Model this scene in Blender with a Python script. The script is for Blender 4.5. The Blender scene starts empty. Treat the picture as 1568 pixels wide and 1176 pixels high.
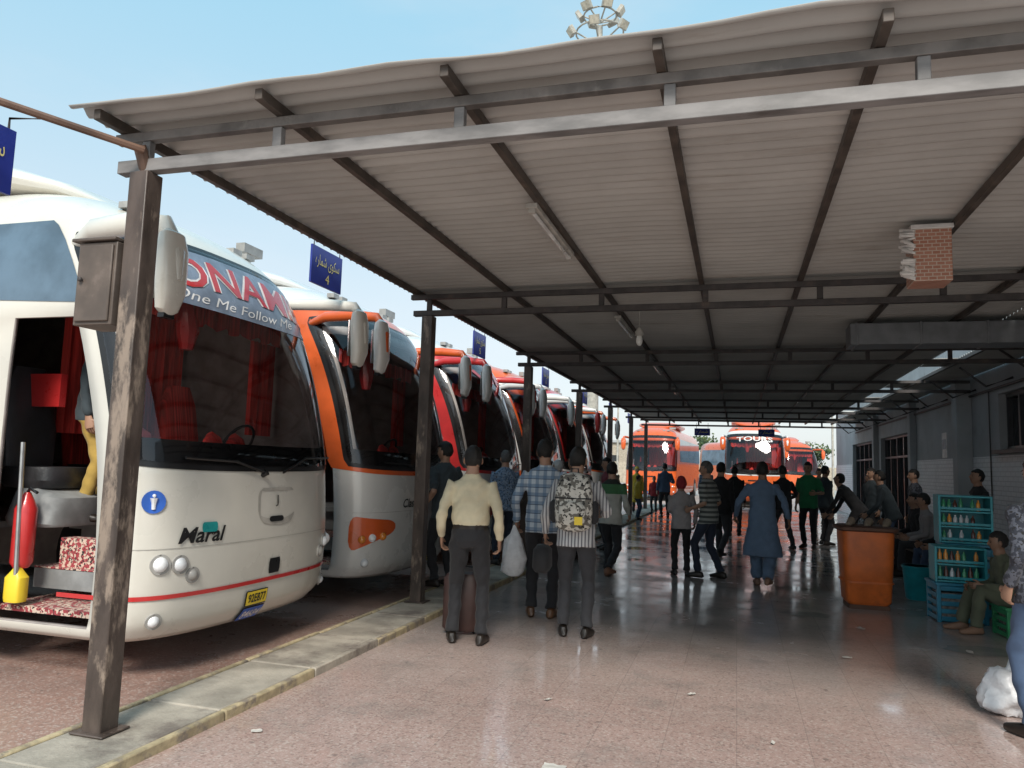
import bpy, bmesh, math, random
import numpy as np
from mathutils import Vector, Matrix, noise
random.seed(7)
V=Vector
scene=bpy.context.scene
R=math.radians
# ------------------------------------------------------------------ materials
def newmat(name):
    m=bpy.data.materials.new(name); m.use_nodes=True
    nt=m.node_tree; b=nt.nodes['Principled BSDF']
    return m,nt,b
def N(nt,t,**k):
    n=nt.nodes.new(t)
    for a,v in k.items(): setattr(n,a,v)
    return n
def mixc(nt,fac,a,b,blend='MIX'):
    n=N(nt,'ShaderNodeMix',data_type='RGBA',blend_type=blend)
    for s,val in ((0,fac),(6,a),(7,b)):
        if isinstance(val,bpy.types.NodeSocket): nt.links.new(val,n.inputs[s])
        elif s==0: n.inputs[0].default_value=val
        else: n.inputs[s].default_value=(*val[:3],1)
    return n.outputs[2]
def mth(nt,op,a,b=0.0,c=0.0):
    n=N(nt,'ShaderNodeMath',operation=op)
    for i,val in enumerate((a,b,c)):
        if isinstance(val,bpy.types.NodeSocket): nt.links.new(val,n.inputs[i])
        else: n.inputs[i].default_value=val
    return n.outputs[0]
def coords(nt,scale=(1,1,1)):
    tc=N(nt,'ShaderNodeTexCoord'); mp=N(nt,'ShaderNodeMapping'); mp.inputs['Scale'].default_value=scale
    nt.links.new(tc.outputs['Object'],mp.inputs[0]); return mp.outputs[0]
def noi(nt,co,scale,detail=4,rough=.55):
    n=N(nt,'ShaderNodeTexNoise'); n.inputs['Scale'].default_value=scale; n.inputs['Detail'].default_value=detail; n.inputs['Roughness'].default_value=rough
    nt.links.new(co,n.inputs['Vector']); return n.outputs[0]
def ramp(nt,f,lo,hi):
    n=N(nt,'ShaderNodeMapRange',interpolation_type='SMOOTHSTEP'); nt.links.new(f,n.inputs[0]); n.inputs[1].default_value=lo; n.inputs[2].default_value=hi; return n.outputs[0]
def bump(nt,b,h,strength,dist=.01):
    n=N(nt,'ShaderNodeBump'); n.inputs['Strength'].default_value=strength; n.inputs['Distance'].default_value=dist
    nt.links.new(h,n.inputs['Height']); nt.links.new(n.outputs[0],b.inputs['Normal'])
_c={}
def pm(name,col,rough=.5,metal=0,var=.2,scale=6,bmp=0,bscale=60,coat=0,dirt=None,stretch=(1,1,1),dlo=.55,dhi=.72):
    if name in _c: return _c[name]
    m,nt,b=newmat(name); co=coords(nt,stretch)
    n1=noi(nt,co,scale,5)
    d=tuple(c*(1-var) for c in col); l=tuple(min(1,c*(1+var)) for c in col)
    c=mixc(nt,ramp(nt,n1,.3,.7),d,l)
    if dirt:
        n2=noi(nt,co,scale*.6,8,.7); c=mixc(nt,ramp(nt,n2,dlo,dhi),c,dirt)
    nt.links.new(c,b.inputs['Base Color'])
    b.inputs['Roughness'].default_value=rough; b.inputs['Metallic'].default_value=metal
    rr=mth(nt,'MULTIPLY_ADD',n1,.25,rough-.12); nt.links.new(rr,b.inputs['Roughness'])
    if coat: b.inputs['Coat Weight'].default_value=coat; b.inputs['Coat Roughness'].default_value=.06
    if bmp: bump(nt,b,noi(nt,co,bscale,4),bmp,.01)
    _c[name]=m; return m
def cloth(name,col,kind='plain',col2=(.8,.8,.8),per=.05):
    m,nt,b=newmat(name); co=coords(nt); sp=N(nt,'ShaderNodeSeparateXYZ'); nt.links.new(co,sp.inputs[0])
    n1=noi(nt,co,6,3); c=mixc(nt,ramp(nt,n1,.3,.7),tuple(x*.88 for x in col),tuple(min(1,x*1.08) for x in col))
    def stripe(s,p,w):
        f=mth(nt,'FRACT',mth(nt,'DIVIDE',s,p)); return mth(nt,'LESS_THAN',f,w)
    if kind=='hstripe': c=mixc(nt,stripe(sp.outputs[2],per,.5),c,col2)
    if kind=='vstripe': c=mixc(nt,stripe(sp.outputs[0],per,.4),c,col2)
    if kind=='plaid':
        c=mixc(nt,mth(nt,'MULTIPLY',stripe(sp.outputs[0],per,.45),.6),c,col2)
        c=mixc(nt,mth(nt,'MULTIPLY',stripe(sp.outputs[2],per*1.1,.45),.6),c,col2)
        c=mixc(nt,mth(nt,'MULTIPLY',stripe(sp.outputs[2],per*1.1,.08),.8),c,(.03,.05,.1))
    if kind=='blotch':
        v=N(nt,'ShaderNodeTexNoise'); v.inputs['Scale'].default_value=1/per; v.inputs['Detail'].default_value=1.5; nt.links.new(co,v.inputs['Vector'])
        f=ramp(nt,v.outputs[0],.49,.52); c=mixc(nt,f,c,col2)
        v2=noi(nt,co,1.7/per,1); c=mixc(nt,ramp(nt,v2,.6,.62),c,(.02,.02,.02))
    if kind=='chestband':
        a=mth(nt,'GREATER_THAN',sp.outputs[2],1.22); c=mixc(nt,a,c,col2)
        a=mth(nt,'GREATER_THAN',sp.outputs[2],1.36); c=mixc(nt,a,c,(.02,.025,.02))
    nt.links.new(c,b.inputs['Base Color']); b.inputs['Roughness'].default_value=.85
    b.inputs['Sheen Weight'].default_value=.1
    bump(nt,b,noi(nt,co,11,4),.22,.025)
    return m
# ------------------------------------------------------------------ mesh builder
class MB:
    def __init__(s): s.v=[];s.f=[];s.m=[]
    def add(s,vs,fs,m=0,M=None):
        o=len(s.v)
        if M is not None: vs=[M@V(p) for p in vs]
        s.v.extend([tuple(p) for p in vs]); s.f.extend([tuple(i+o for i in f) for f in fs]); s.m.extend([m]*len(fs))
    def box(s,c,sz,m=0,M=None,taper=1):
        x,y,z=sz[0]/2,sz[1]/2,sz[2]/2; t=taper
        vs=[(c[0]+a*x*(t if k<0 else 1),c[1]+b*y*(t if k<0 else 1),c[2]+k*z) for k in(-1,1) for a,b in((-1,-1),(1,-1),(1,1),(-1,1))]
        s.add(vs,[(3,2,1,0),(4,5,6,7),(0,1,5,4),(1,2,6,5),(2,3,7,6),(3,0,4,7)],m,M)
    def tube(s,pts,rad,m=0,seg=12,side=(1,0,0),ex=2,M=None):
        pts=[V(p) for p in pts]; side=V(side); vs=[];n=len(pts)
        for i,p in enumerate(pts):
            t=(pts[min(i+1,n-1)]-pts[max(i-1,0)])
            t=t.normalized() if t.length>1e-9 else V((0,0,1))
            a=side-t*side.dot(t)
            if a.length<1e-3: a=V((0,1,0))-t*t.y
            if a.length<1e-3: a=V((1,0,0))
            a.normalize(); b=t.cross(a)
            r=rad[i] if isinstance(rad,(list,tuple)) else rad
            ra,rb=(r if isinstance(r,(list,tuple)) else (r,r))
            for k in range(seg):
                ph=2*math.pi*k/seg; c,sn=math.cos(ph),math.sin(ph); q=2/ex
                vs.append(p+a*ra*math.copysign(abs(c)**q,c)+b*rb*math.copysign(abs(sn)**q,sn))
        fs=[(i*seg+k,i*seg+(k+1)%seg,(i+1)*seg+(k+1)%seg,(i+1)*seg+k) for i in range(n-1) for k in range(seg)]
        fs.append(tuple(range(seg))[::-1]); fs.append(tuple((n-1)*seg+k for k in range(seg)))
        s.add(vs,fs,m,M)
    def grid(s,rows,m=0,skip=None,flip=False):
        nr=len(rows);nc=len(rows[0]);vs=[p for r in rows for p in r];fs=[]
        for i in range(nr-1):
            for j in range(nc-1):
                if skip and skip(i,j): continue
                f=(i*nc+j,i*nc+j+1,(i+1)*nc+j+1,(i+1)*nc+j); fs.append(f[::-1] if flip else f)
        s.add(vs,fs,m)
    def sph(s,c,r,m=0,seg=14,rings=9,M=None):
        if not isinstance(r,(tuple,list)): r=(r,r,r)
        vs=[(c[0],c[1],c[2]-r[2])]
        for i in range(1,rings):
            t=math.pi*i/rings
            for k in range(seg):
                a=2*math.pi*k/seg; vs.append((c[0]+r[0]*math.sin(t)*math.cos(a),c[1]+r[1]*math.sin(t)*math.sin(a),c[2]-r[2]*math.cos(t)))
        vs.append((c[0],c[1],c[2]+r[2])); fs=[(0,1+(k+1)%seg,1+k) for k in range(seg)]
        for i in range(rings-2):
            for k in range(seg): fs.append((1+i*seg+k,1+i*seg+(k+1)%seg,1+(i+1)*seg+(k+1)%seg,1+(i+1)*seg+k))
        L=len(vs)-1; o=1+(rings-2)*seg; fs+=[(o+k,o+(k+1)%seg,L) for k in range(seg)]
        s.add(vs,fs,m,M)
    def obj(s,name,mats,parent=None,bevel=0,loc=None,rotz=0,sharp=38,recalc=True,solid=0,seg=2):
        me=bpy.data.meshes.new(name); me.from_pydata(s.v,[],s.f)
        for m in mats: me.materials.append(m)
        me.polygons.foreach_set('material_index',s.m)
        if recalc:
            bm=bmesh.new(); bm.from_mesh(me); bmesh.ops.recalc_face_normals(bm,faces=bm.faces); bm.to_mesh(me); bm.free()
        me.shade_smooth(); me.set_sharp_from_angle(angle=R(sharp))
        o=bpy.data.objects.new(name,me); scene.collection.objects.link(o)
        if parent: o.parent=parent
        if loc: o.location=loc
        o.rotation_euler[2]=rotz
        if solid:
            d=o.modifiers.new('s','SOLIDIFY'); d.thickness=solid; d.offset=-1; d.material_offset=1; d.material_offset_rim=1
        if bevel:
            d=o.modifiers.new('b','BEVEL'); d.width=bevel; d.segments=seg; d.limit_method='ANGLE'; d.angle_limit=R(50); d.harden_normals=False
        return o
def empty(name,loc=(0,0,0),rotz=0):
    e=bpy.data.objects.new(name,None); e.location=loc; e.rotation_euler[2]=rotz; e.empty_display_size=.2; scene.collection.objects.link(e); return e
def text_mesh(mb,txt,fn,m=0,offset=0.0,shear=0,sub=False):
    """fn maps (u,v) in 0..1 box of text to 3D"""
    cu=bpy.data.curves.new('t','FONT'); cu.body=txt; cu.offset=offset; cu.shear=shear; cu.resolution_u=3
    ob=bpy.data.objects.new('t',cu); scene.collection.objects.link(ob)
    bpy.context.view_layer.update()
    me=bpy.data.meshes.new_from_object(ob.evaluated_get(bpy.context.evaluated_depsgraph_get()))
    bpy.data.objects.remove(ob)
    if len(me.vertices)<3: return
    bm=bmesh.new(); bm.from_mesh(me)
    bmesh.ops.remove_doubles(bm,verts=bm.verts,dist=1e-4)
    if sub: bmesh.ops.subdivide_edges(bm,edges=[e for e in bm.edges if e.calc_length()>.25],cuts=2)
    xs=[v.co.x for v in bm.verts]; ys=[v.co.y for v in bm.verts]
    x0,x1,y0,y1=min(xs),max(xs),min(ys),max(ys); bm.verts.index_update()
    vs=[fn((v.co.x-x0)/max(1e-5,x1-x0),(v.co.y-y0)/max(1e-5,y1-y0)) for v in bm.verts]
    mb.add(vs,[tuple(v.index for v in f.verts) for f in bm.faces],m); bm.free()

# ------------------------------------------------------------------ world, sun, camera
SUNEL,SUNAZ=R(42),R(166)
w=bpy.data.worlds.new("World"); scene.world=w; w.use_nodes=True; nt=w.node_tree
bg=nt.nodes['Background']; sky=N(nt,'ShaderNodeTexSky'); sky.sky_type='NISHITA'; sky.sun_disc=False
sky.sun_elevation=SUNEL; sky.sun_rotation=SUNAZ; sky.air_density=1.0; sky.dust_density=2.0; sky.ozone_density=1.2
tcw=N(nt,'ShaderNodeTexCoord'); spw=N(nt,'ShaderNodeSeparateXYZ'); nt.links.new(tcw.outputs['Generated'],spw.inputs[0])
hc_=mixc(nt,ramp(nt,spw.outputs[2],.02,.62),(6.6,7.0,7.1),(3.2,6.0,7.5))
cn=N(nt,'ShaderNodeMapping'); cn.inputs['Scale'].default_value=(1,1,3.5); nt.links.new(tcw.outputs['Generated'],cn.inputs[0])
cl=noi(nt,cn.outputs[0],1.6,6,.55); hc_=mixc(nt,mth(nt,'MULTIPLY',ramp(nt,cl,.45,.75),.35),hc_,(7.2,7.4,7.4))
hz=mixc(nt,.72,sky.outputs[0],hc_)
nt.links.new(hz,bg.inputs[0]); bg.inputs[1].default_value=.145
L=bpy.data.lights.new('sun','SUN'); L.energy=3.7; L.angle=R(18); L.color=(1,.93,.84)
so=bpy.data.objects.new('sun',L); scene.collection.objects.link(so)
az=SUNAZ; el=SUNEL; d=V((math.sin(az)*math.cos(el),math.cos(az)*math.cos(el),math.sin(el)))
so.rotation_euler=d.to_track_quat('Z','Y').to_euler(); so.location=(0,-5,20)
cam=bpy.data.cameras.new('camera'); co_=bpy.data.objects.new('camera',cam); scene.collection.objects.link(co_)
cam.sensor_width=36; cam.lens=26.72; cam.clip_end=3000; cam.clip_start=.05
ya,pi_,ro=R(16.56),R(6.03),R(1.78)
fw=V((-math.sin(ya)*math.cos(pi_),math.cos(ya)*math.cos(pi_),math.sin(pi_))); rt=V((math.cos(ya),math.sin(ya),0)); up=rt.cross(fw)
r2=rt*math.cos(ro)+up*math.sin(ro); u2=up*math.cos(ro)-rt*math.sin(ro)
M=Matrix((r2,u2,-fw)).transposed().to_4x4(); M.translation=(0,0,1.55); co_.matrix_world=M
scene.camera=co_
scene.view_settings.view_transform='Standard'; scene.view_settings.look='None'; scene.view_settings.exposure=0

# ------------------------------------------------------------------ ground
def sheet(name,x0,x1,y0,y1,z,mat):
    mb=MB(); mb.add([(x0,y0,z),(x1,y0,z),(x1,y1,z),(x0,y1,z)],[(0,1,2,3)]); return mb.obj(name,[mat],recalc=False)
gm=pm('yard_concrete',(.40,.37,.34),.6,var=.12,scale=.4,bmp=.2,bscale=20)
sheet('ground',-600,600,-300,1200,-.006,gm)
def N_clamp(nt,s):
    n=N(nt,'ShaderNodeClamp'); nt.links.new(s,n.inputs[0]); return n.outputs[0]
def terrazzo(name,c1,c2,grey,tile=.4,rl=.12,rh=.42,greyamt=1.0):
    m,nt,b=newmat(name); co=coords(nt); sp=N(nt,'ShaderNodeSeparateXYZ'); nt.links.new(co,sp.inputs[0])
    v=N(nt,'ShaderNodeTexVoronoi'); v.inputs['Scale'].default_value=75; nt.links.new(co,v.inputs['Vector'])
    c=mixc(nt,ramp(nt,v.outputs['Distance'],.15,.6),c1,c2)
    vv=N(nt,'ShaderNodeSeparateColor'); nt.links.new(v.outputs['Color'],vv.inputs[0])
    c=mixc(nt,mth(nt,'MULTIPLY',mth(nt,'GREATER_THAN',vv.outputs[0],.8),.45),c,(.66,.58,.52))
    c=mixc(nt,mth(nt,'MULTIPLY',mth(nt,'LESS_THAN',vv.outputs[1],.15),.4),c,(.18,.12,.10))
    big=noi(nt,co,.45,5,.6); g=mth(nt,'ADD',ramp(nt,sp.outputs[1],4.0,9.5),mth(nt,'MULTIPLY_ADD',big,1.4,-.7))
    g=mth(nt,'MULTIPLY',N_clamp(nt,g),greyamt*.85); c=mixc(nt,g,c,grey)
    tl=N(nt,'ShaderNodeCombineXYZ'); nt.links.new(mth(nt,'FLOOR',mth(nt,'DIVIDE',sp.outputs[0],tile)),tl.inputs[0]); nt.links.new(mth(nt,'FLOOR',mth(nt,'DIVIDE',sp.outputs[1],tile)),tl.inputs[1])
    wt=N(nt,'ShaderNodeTexWhiteNoise',noise_dimensions='2D'); nt.links.new(tl.outputs[0],wt.inputs['Vector']); c=mixc(nt,mth(nt,'MULTIPLY',wt.outputs[0],.16),c,(.2,.15,.13))
    jx=mth(nt,'ABSOLUTE',mth(nt,'SUBTRACT',mth(nt,'FRACT',mth(nt,'DIVIDE',sp.outputs[0],tile)),.5)); jy=mth(nt,'ABSOLUTE',mth(nt,'SUBTRACT',mth(nt,'FRACT',mth(nt,'DIVIDE',sp.outputs[1],tile)),.5))
    j=mth(nt,'GREATER_THAN',mth(nt,'MAXIMUM',jx,jy),.493)
    c=mixc(nt,mth(nt,'MULTIPLY',j,.30),c,(.14,.12,.11))
    st=noi(nt,co,2.3,9,.7); c=mixc(nt,mth(nt,'MULTIPLY',ramp(nt,st,.50,.72),.5),c,tuple(x*.55 for x in grey))
    st3=noi(nt,co,.8,8,.7); c=mixc(nt,mth(nt,'MULTIPLY',ramp(nt,st3,.52,.7),.35),c,tuple(x*.5 for x in grey))
    st2=noi(nt,co,14,3,.5); c=mixc(nt,mth(nt,'MULTIPLY',ramp(nt,st2,.66,.74),.5),c,(.12,.10,.09))
    nt.links.new(c,b.inputs['Base Color'])
    rr=N(nt,'ShaderNodeMapRange'); nt.links.new(noi(nt,co,1.1,6,.65),rr.inputs[0]); rr.inputs[1].default_value=.35; rr.inputs[2].default_value=.65; rr.inputs[3].default_value=rl; rr.inputs[4].default_value=rh
    nt.links.new(rr.outputs[0],b.inputs['Roughness']); b.inputs['IOR'].default_value=1.65; bump(nt,b,noi(nt,co,5,6),.06,.01)
    return m
plat=terrazzo('terrazzo_platform',(.56,.42,.375),(.48,.34,.30),(.44,.41,.38),rl=.05,rh=.30)
bay=terrazzo('terrazzo_bay',(.45,.29,.24),(.38,.235,.19),(.30,.23,.20),rl=.2,rh=.45,greyamt=.5)
sheet('platform_pavement',-2.885,4.28,-8,33,0,plat)
sheet('bus_bay_pavement',-22,-3.47,-8,33,0,bay)
kerbm=pm('kerb_concrete',(.38,.34,.28),.8,var=.25,scale=3,bmp=.5,bscale=40,dirt=(.17,.14,.12),dlo=.48,dhi=.7)
kyel=pm('kerb_worn_yellow',(.44,.36,.22),.8,var=.25,scale=9,bmp=.4,dirt=(.24,.20,.16),dlo=.48,dhi=.62)
mb=MB(); y=-8
while y<33:
    dz=random.uniform(-.004,.004)
    mb.box((-3.18,y+.5,.02+dz),(.50,.992,.075),0); mb.box((-3.455,y+.5,.026+dz),(.045,.992,.08),1); mb.box((-2.905,y+.5,.022+dz),(.045,.992,.075),1 if y%3<2 else 0); y+=1
mb.obj('kerb',[kerbm,kyel],bevel=.010)

# ------------------------------------------------------------------ canopy
can=empty('bus_station_canopy')
dark=pm('dark_painted_steel',(.06,.052,.05),.55,var=.3,scale=8,dirt=(.12,.09,.07),bmp=.1)
brown=pm('post_brown_paint',(.080,.060,.05),.42,var=.4,scale=7,dirt=(.27,.21,.165),bmp=.35,bscale=22,stretch=(1,1,.35),dlo=.54,dhi=.64)
galv=pm('weathered_grey_steel',(.20,.19,.185),.5,var=.35,scale=9,dirt=(.08,.065,.055),stretch=(.3,1,1))
postY=[3.47+4.25*k for k in range(7)]
mb=MB()
for y in postY:
    mb.box((-3.28,y,1.58),(.125,.125,3.15),0)
    mb.box((-3.28,y,.064),(.22,.20,.012),0)
mb.obj('posts',[brown],can,bevel=.01)
stub=[-2.41,-1.35,-.30,.77,1.83,2.9]
mb=MB()
for i,y in enumerate(postY):
    m=1 if i==0 else 0; xr=4.25; h=.075 if i==0 else .06
    mb.box(((-3.46+xr)/2,y,3.16+h/2),(xr+3.46,.07,h),m)
    mb.box(((-3.50+xr)/2,y,3.375),(xr+3.50,.055,.055),m if i else 2)
    for x in stub+[-3.28]: mb.box((x,y,(3.162+h+3.346)/2),(.055,.045,3.346-3.162-h),m)
mb.obj('trusses',[dark,galv,pm('front_chord_paint',(.15,.135,.125),.5,var=.3,dirt=(.25,.23,.21))],can,bevel=.004)
raf=[-3.45,-2.4,-1.36,-.34,.60,1.57,2.52,3.45]
mb=MB()
for x in raf: mb.box((x,17.2,3.437),(.045,27.9,.06),0)
mb.obj('rafters',[pm('rafter_brown',(.07,.055,.045),.55,var=.4,scale=5,dirt=(.15,.11,.08))],can,bevel=.004)
m,nt,b=newmat('corrugated_sheet'); co=coords(nt); sp=N(nt,'ShaderNodeSeparateXYZ'); nt.links.new(co,sp.inputs[0])
n1=noi(nt,co,1.2,6,.6); c=mixc(nt,ramp(nt,n1,.3,.7),(.41,.395,.37),(.50,.485,.455))
wn=N(nt,'ShaderNodeTexWhiteNoise',noise_dimensions='1D'); nt.links.new(mth(nt,'FLOOR',mth(nt,'DIVIDE',sp.outputs[1],.875)),wn.inputs['W'])
c=mixc(nt,mth(nt,'MULTIPLY',wn.outputs[0],.4),c,(.31,.30,.28))
lap=mth(nt,'LESS_THAN',mth(nt,'FRACT',mth(nt,'DIVIDE',sp.outputs[1],.875)),.03); c=mixc(nt,mth(nt,'MULTIPLY',lap,.7),c,(.11,.10,.09))
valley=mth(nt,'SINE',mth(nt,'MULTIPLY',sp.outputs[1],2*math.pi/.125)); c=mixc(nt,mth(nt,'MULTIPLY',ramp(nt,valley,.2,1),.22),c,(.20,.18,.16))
mp2=coords(nt,(.25,3,1)); s2=noi(nt,mp2,3,6,.7); c=mixc(nt,mth(nt,'MULTIPLY',ramp(nt,s2,.54,.75),.45),c,(.22,.18,.14))
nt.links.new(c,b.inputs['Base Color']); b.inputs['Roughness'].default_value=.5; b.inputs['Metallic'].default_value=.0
sheetm=m
def corr(mb,x0,x1,y0,y1,nx):
    per=.125; ns=int((y1-y0)/per*8); rows=[]
    for i in range(ns+1):
        yy=y0+(y1-y0)*i/ns; row=[]
        for j in range(nx+1):
            xx=x0+(x1-x0)*j/nx
            sag=.012*math.sin(xx*2.9+1)*math.sin(yy*.8)+.05*max(0,1-(yy-3.15)/.35)*noise.noise(V((xx*1.3,0,3)))
            row.append((xx,yy+(.04*noise.noise(V((xx*1.4,2,0))) if i==0 else 0),3.495+.025*math.sin(2*math.pi*yy/per)+sag))
        rows.append(row)
    mb.grid(rows)
mb=MB(); corr(mb,-3.60,3.08,3.2,31.2,34); corr(mb,3.50,4.28,3.2,31.2,3)
for a,bb in ((3.2,12.2),(14.0,14.8),(17.2,18.2),(21,22.2),(25.2,26.4),(29,31.2)): corr(mb,3.085,3.495,a,bb,2)
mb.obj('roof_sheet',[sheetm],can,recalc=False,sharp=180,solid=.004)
mb=MB(); mb.tube([(-3.25,3.40,3.27),(-3.6,2.75,3.30),(-4.4,1.2,3.36)],.022,0,8)
mb.tube([(-3.28,3.47,3.16),(-3.28,3.40,3.30)],.035,0,8)
mb.obj('brace_pipe',[pm('rust_pipe',(.17,.10,.07),.6,var=.3)],can)
def lamp(y,x=-1.40,l=1.3,hang=0):
    e=empty('fluorescent_lamp_fixture',(x,y,3.385-hang)); q=MB()
    q.box((0,0,0),(.085,l,.035),0); q.box((0,-l/2+.03,-.03),(.05,.03,.04),0); q.box((0,l/2-.03,-.03),(.05,.03,.04),0)
    q.tube([(0,-l/2+.04,-.035),(0,l/2-.04,-.035)],.016,1,10)
    q.tube([(0,.2,-.01),(.02,.3,-.08),(.05,.36,-.03)],.006,0,5)
    q.obj('housing_and_tube',[pm('lamp_housing',(.45,.43,.39),.5),pm('lamp_tube',(.8,.8,.78),.2)],e,bevel=.004)
lamp(5.7); 
for y in (9.8,14.0,18.2,22.4,26.6): lamp(y,-1.40)
e=empty('pendant_lamp',(-1.1,8.9,3.2)); q=MB(); q.tube([(0,0,.25),(0,0,0)],.006,0,6); q.tube([(0,0,.0),(0,0,-.05),(0,0,-.10)],[.02,.05,.05],0,12); q.sph((0,0,-.15),(.04,.04,.07),1)
q.obj('shade_and_bulb',[pm('lamp_housing',(.5,.5,.48)),pm('bulb',(.85,.85,.8),.2)],e)
m,nt,b=newmat('printed_carton'); br=N(nt,'ShaderNodeTexBrick'); br.inputs['Color1'].default_value=(.40,.17,.11,1); br.inputs['Color2'].default_value=(.47,.22,.15,1); br.inputs['Mortar'].default_value=(.55,.46,.38,1); br.inputs['Scale'].default_value=9; br.inputs['Mortar Size'].default_value=.03
tcn=N(nt,'ShaderNodeTexCoord'); cb=N(nt,'ShaderNodeCombineXYZ'); sx=N(nt,'ShaderNodeSeparateXYZ'); nt.links.new(tcn.outputs['Object'],sx.inputs[0])
nt.links.new(mth(nt,'ADD',sx.outputs[0],sx.outputs[1]),cb.inputs[0]); nt.links.new(sx.outputs[2],cb.inputs[1]); nt.links.new(cb.outputs[0],br.inputs[0])
nt.links.new(br.outputs[0],b.inputs['Base Color']); b.inputs['Roughness'].default_value=.35
e=empty('wrapped_speaker_box',(1.40,6.3,3.20)); q=MB(); q.box((0,0,0),(.26,.27,.40),0); 
for i in range(34):
    a=random.uniform(-.19,.19); q.tube([(-.13+.01*random.random(),-.145,a),(-.16-.04*random.random(),-.12+.1*random.random(),a+.05*random.random()),(-.12,-.0,a+.04)],[.010,.02,.008],1,5)
q.box((0,0,.215),(.29,.29,.035),1); q.tube([(.1,0,.2),(.14,0,.25)],.015,1,6)
q.obj('carton',[m,pm('clear_wrap',(.70,.68,.65),.15)],e,bevel=.01)
q=MB(); q.box((2.8,10.1,3.25),(2.95,.42,.26),0)
for x in (1.4,2.1,2.8,3.5): q.box((x,10.1,3.25),(.03,.44,.28),0)
q.obj('air_duct',[pm('duct_grey',(.20,.21,.22),.5,metal=.1,var=.15)],bevel=.008)
e=empty('electrical_box',(-3.50,3.50,2.50)); q=MB(); q.box((0,0,0),(.27,.22,.48),0); q.box((0,-.118,0),(.235,.014,.44),0); q.tube([(-.08,-.13,.02),(-.08,-.15,.02)],.014,1,8); q.tube([(.1,0,-.24),(.12,0,-.34),(.22,0,-.5)],.012,1,6)
q.box((-.02,0,.255),(.31,.26,.02),0)
q.obj('cabinet',[pm('cabinet_brown',(.11,.085,.07),.55,dirt=(.18,.14,.12)),dark],e,bevel=.006)
bluem=pm('sign_blue',(.02,.035,.25),.4,var=.1); signw=pm('sign_yellow_letter',(.75,.65,.25),.5,var=.05)
for i,y in enumerate((2.78,6.37,10.95,15.2,19.5,23.7,28)):
    e=empty('hanging_platform_sign',(-3.80,y,3.36 if i else 3.10)); q=MB()
    q.box((0,0,0),(.02,.56,.36),0); 
    for yy in(-.24,.24):
        q.tube([(0,yy,.18),(0,yy,.24),(.35,yy,.20)],.007,2,6)
    text_mesh(q,'ﻩرﺎﻤﺷ یﻮﻜﺳ',lambda u,v:(.014,-.22+.44*u,-.02+.13*v),1); text_mesh(q,str(i+3),lambda u,v:(.014,-.03+.07*u,-.14+.09*v),1)
    text_mesh(q,'ﻩرﺎﻤﺷ یﻮﻜﺳ',lambda u,v:(-.014,.22-.44*u,-.02+.13*v),1)
    q.obj('panel',[bluem,signw,dark],e)
for y in (30.9,):
    for x in (-1.3,1.1):
        e=empty('hanging_gate_sign',(x,y,3.05)); q=MB(); q.box((0,0,0),(.6,.03,.28),0); text_mesh(q,'ﻩرﺎﻤﺷ',lambda u,v:(-.22+.44*u,-.018,-.06+.13*v),1)
        for s in(-.22,.22): q.tube([(s,0,.14),(s,0,.36)],.008,2,5)
        q.obj('panel',[bluem,signw,dark],e)

# ------------------------------------------------------------------ building
bld=empty('station_building'); grey=pm('grey_plaster',(.38,.385,.39),.8,var=.10,scale=1.5,bmp=.3,bscale=15,dirt=(.28,.28,.27)); 
m,nt,b=newmat('white_painted_brick'); tcn=N(nt,'ShaderNodeTexCoord'); sx=N(nt,'ShaderNodeSeparateXYZ'); nt.links.new(tcn.outputs['Object'],sx.inputs[0]); cb=N(nt,'ShaderNodeCombineXYZ'); nt.links.new(sx.outputs[1],cb.inputs[0]); nt.links.new(sx.outputs[2],cb.inputs[1])
br=N(nt,'ShaderNodeTexBrick'); br.inputs['Scale'].default_value=1; br.inputs['Brick Width'].default_value=.24; br.inputs['Row Height'].default_value=.08; br.inputs['Mortar Size'].default_value=.008
br.inputs['Color1'].default_value=(.84,.84,.84,1); br.inputs['Color2'].default_value=(.78,.78,.79,1); br.inputs['Mortar'].default_value=(.6,.6,.6,1); nt.links.new(cb.outputs[0],br.inputs[0])
c=mixc(nt,mth(nt,'MULTIPLY',ramp(nt,noi(nt,coords(nt),2,7,.7),.5,.8),.35),br.outputs[0],(.45,.43,.42)); nt.links.new(c,b.inputs['Base Color']); bump(nt,b,br.outputs['Fac'],-.4,.01); b.inputs['Roughness'].default_value=.6
brickw=m
mb=MB()
def wseg(y0,y1,z0,z1,x0=4.3,x1=4.6,m=0): mb.box(((x0+x1)/2,(y0+y1)/2,(z0+z1)/2),(x1-x0,y1-y0,z1-z0),m)
wseg(1,13.0,0,4.3); wseg(13,14.8,0,2.05);wseg(13,14.8,3.0,4.3); wseg(14.8,21.4,0,4.3); wseg(21.4,26,2.7,4.3); wseg(26,27,0,4.3); wseg(27,32,2.7,4.3); wseg(32,37,0,4.3)
wseg(9,36.5,0,4.2,9,9.3); wseg(36.4,37,0,4.3,4.6,9)
for y in (8,16.5,): wseg(y-.17,y+.17,0,3.55,4.03,4.298)
for y in (21.2,26.5): wseg(y-.15,y+.15,0,3.45,4.15,4.298)
mb.obj('walls',[grey],bld,bevel=.01)
mb=MB(); wseg(1,7.8,0,1.95,4.285,4.299); wseg(8.2,16.3,0,1.95,4.285,4.299); wseg(16.7,21.0,0,1.95,4.285,4.299); wseg(32.05,37,0,1.95,4.285,4.299)
mb.obj('brick_wainscot',[brickw],bld)
mb=MB()
fr=pm('window_frame_dark',(.05,.05,.055),.4); gl=pm('window_glass_dark',(.02,.025,.03),.06,var=.3)
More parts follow.
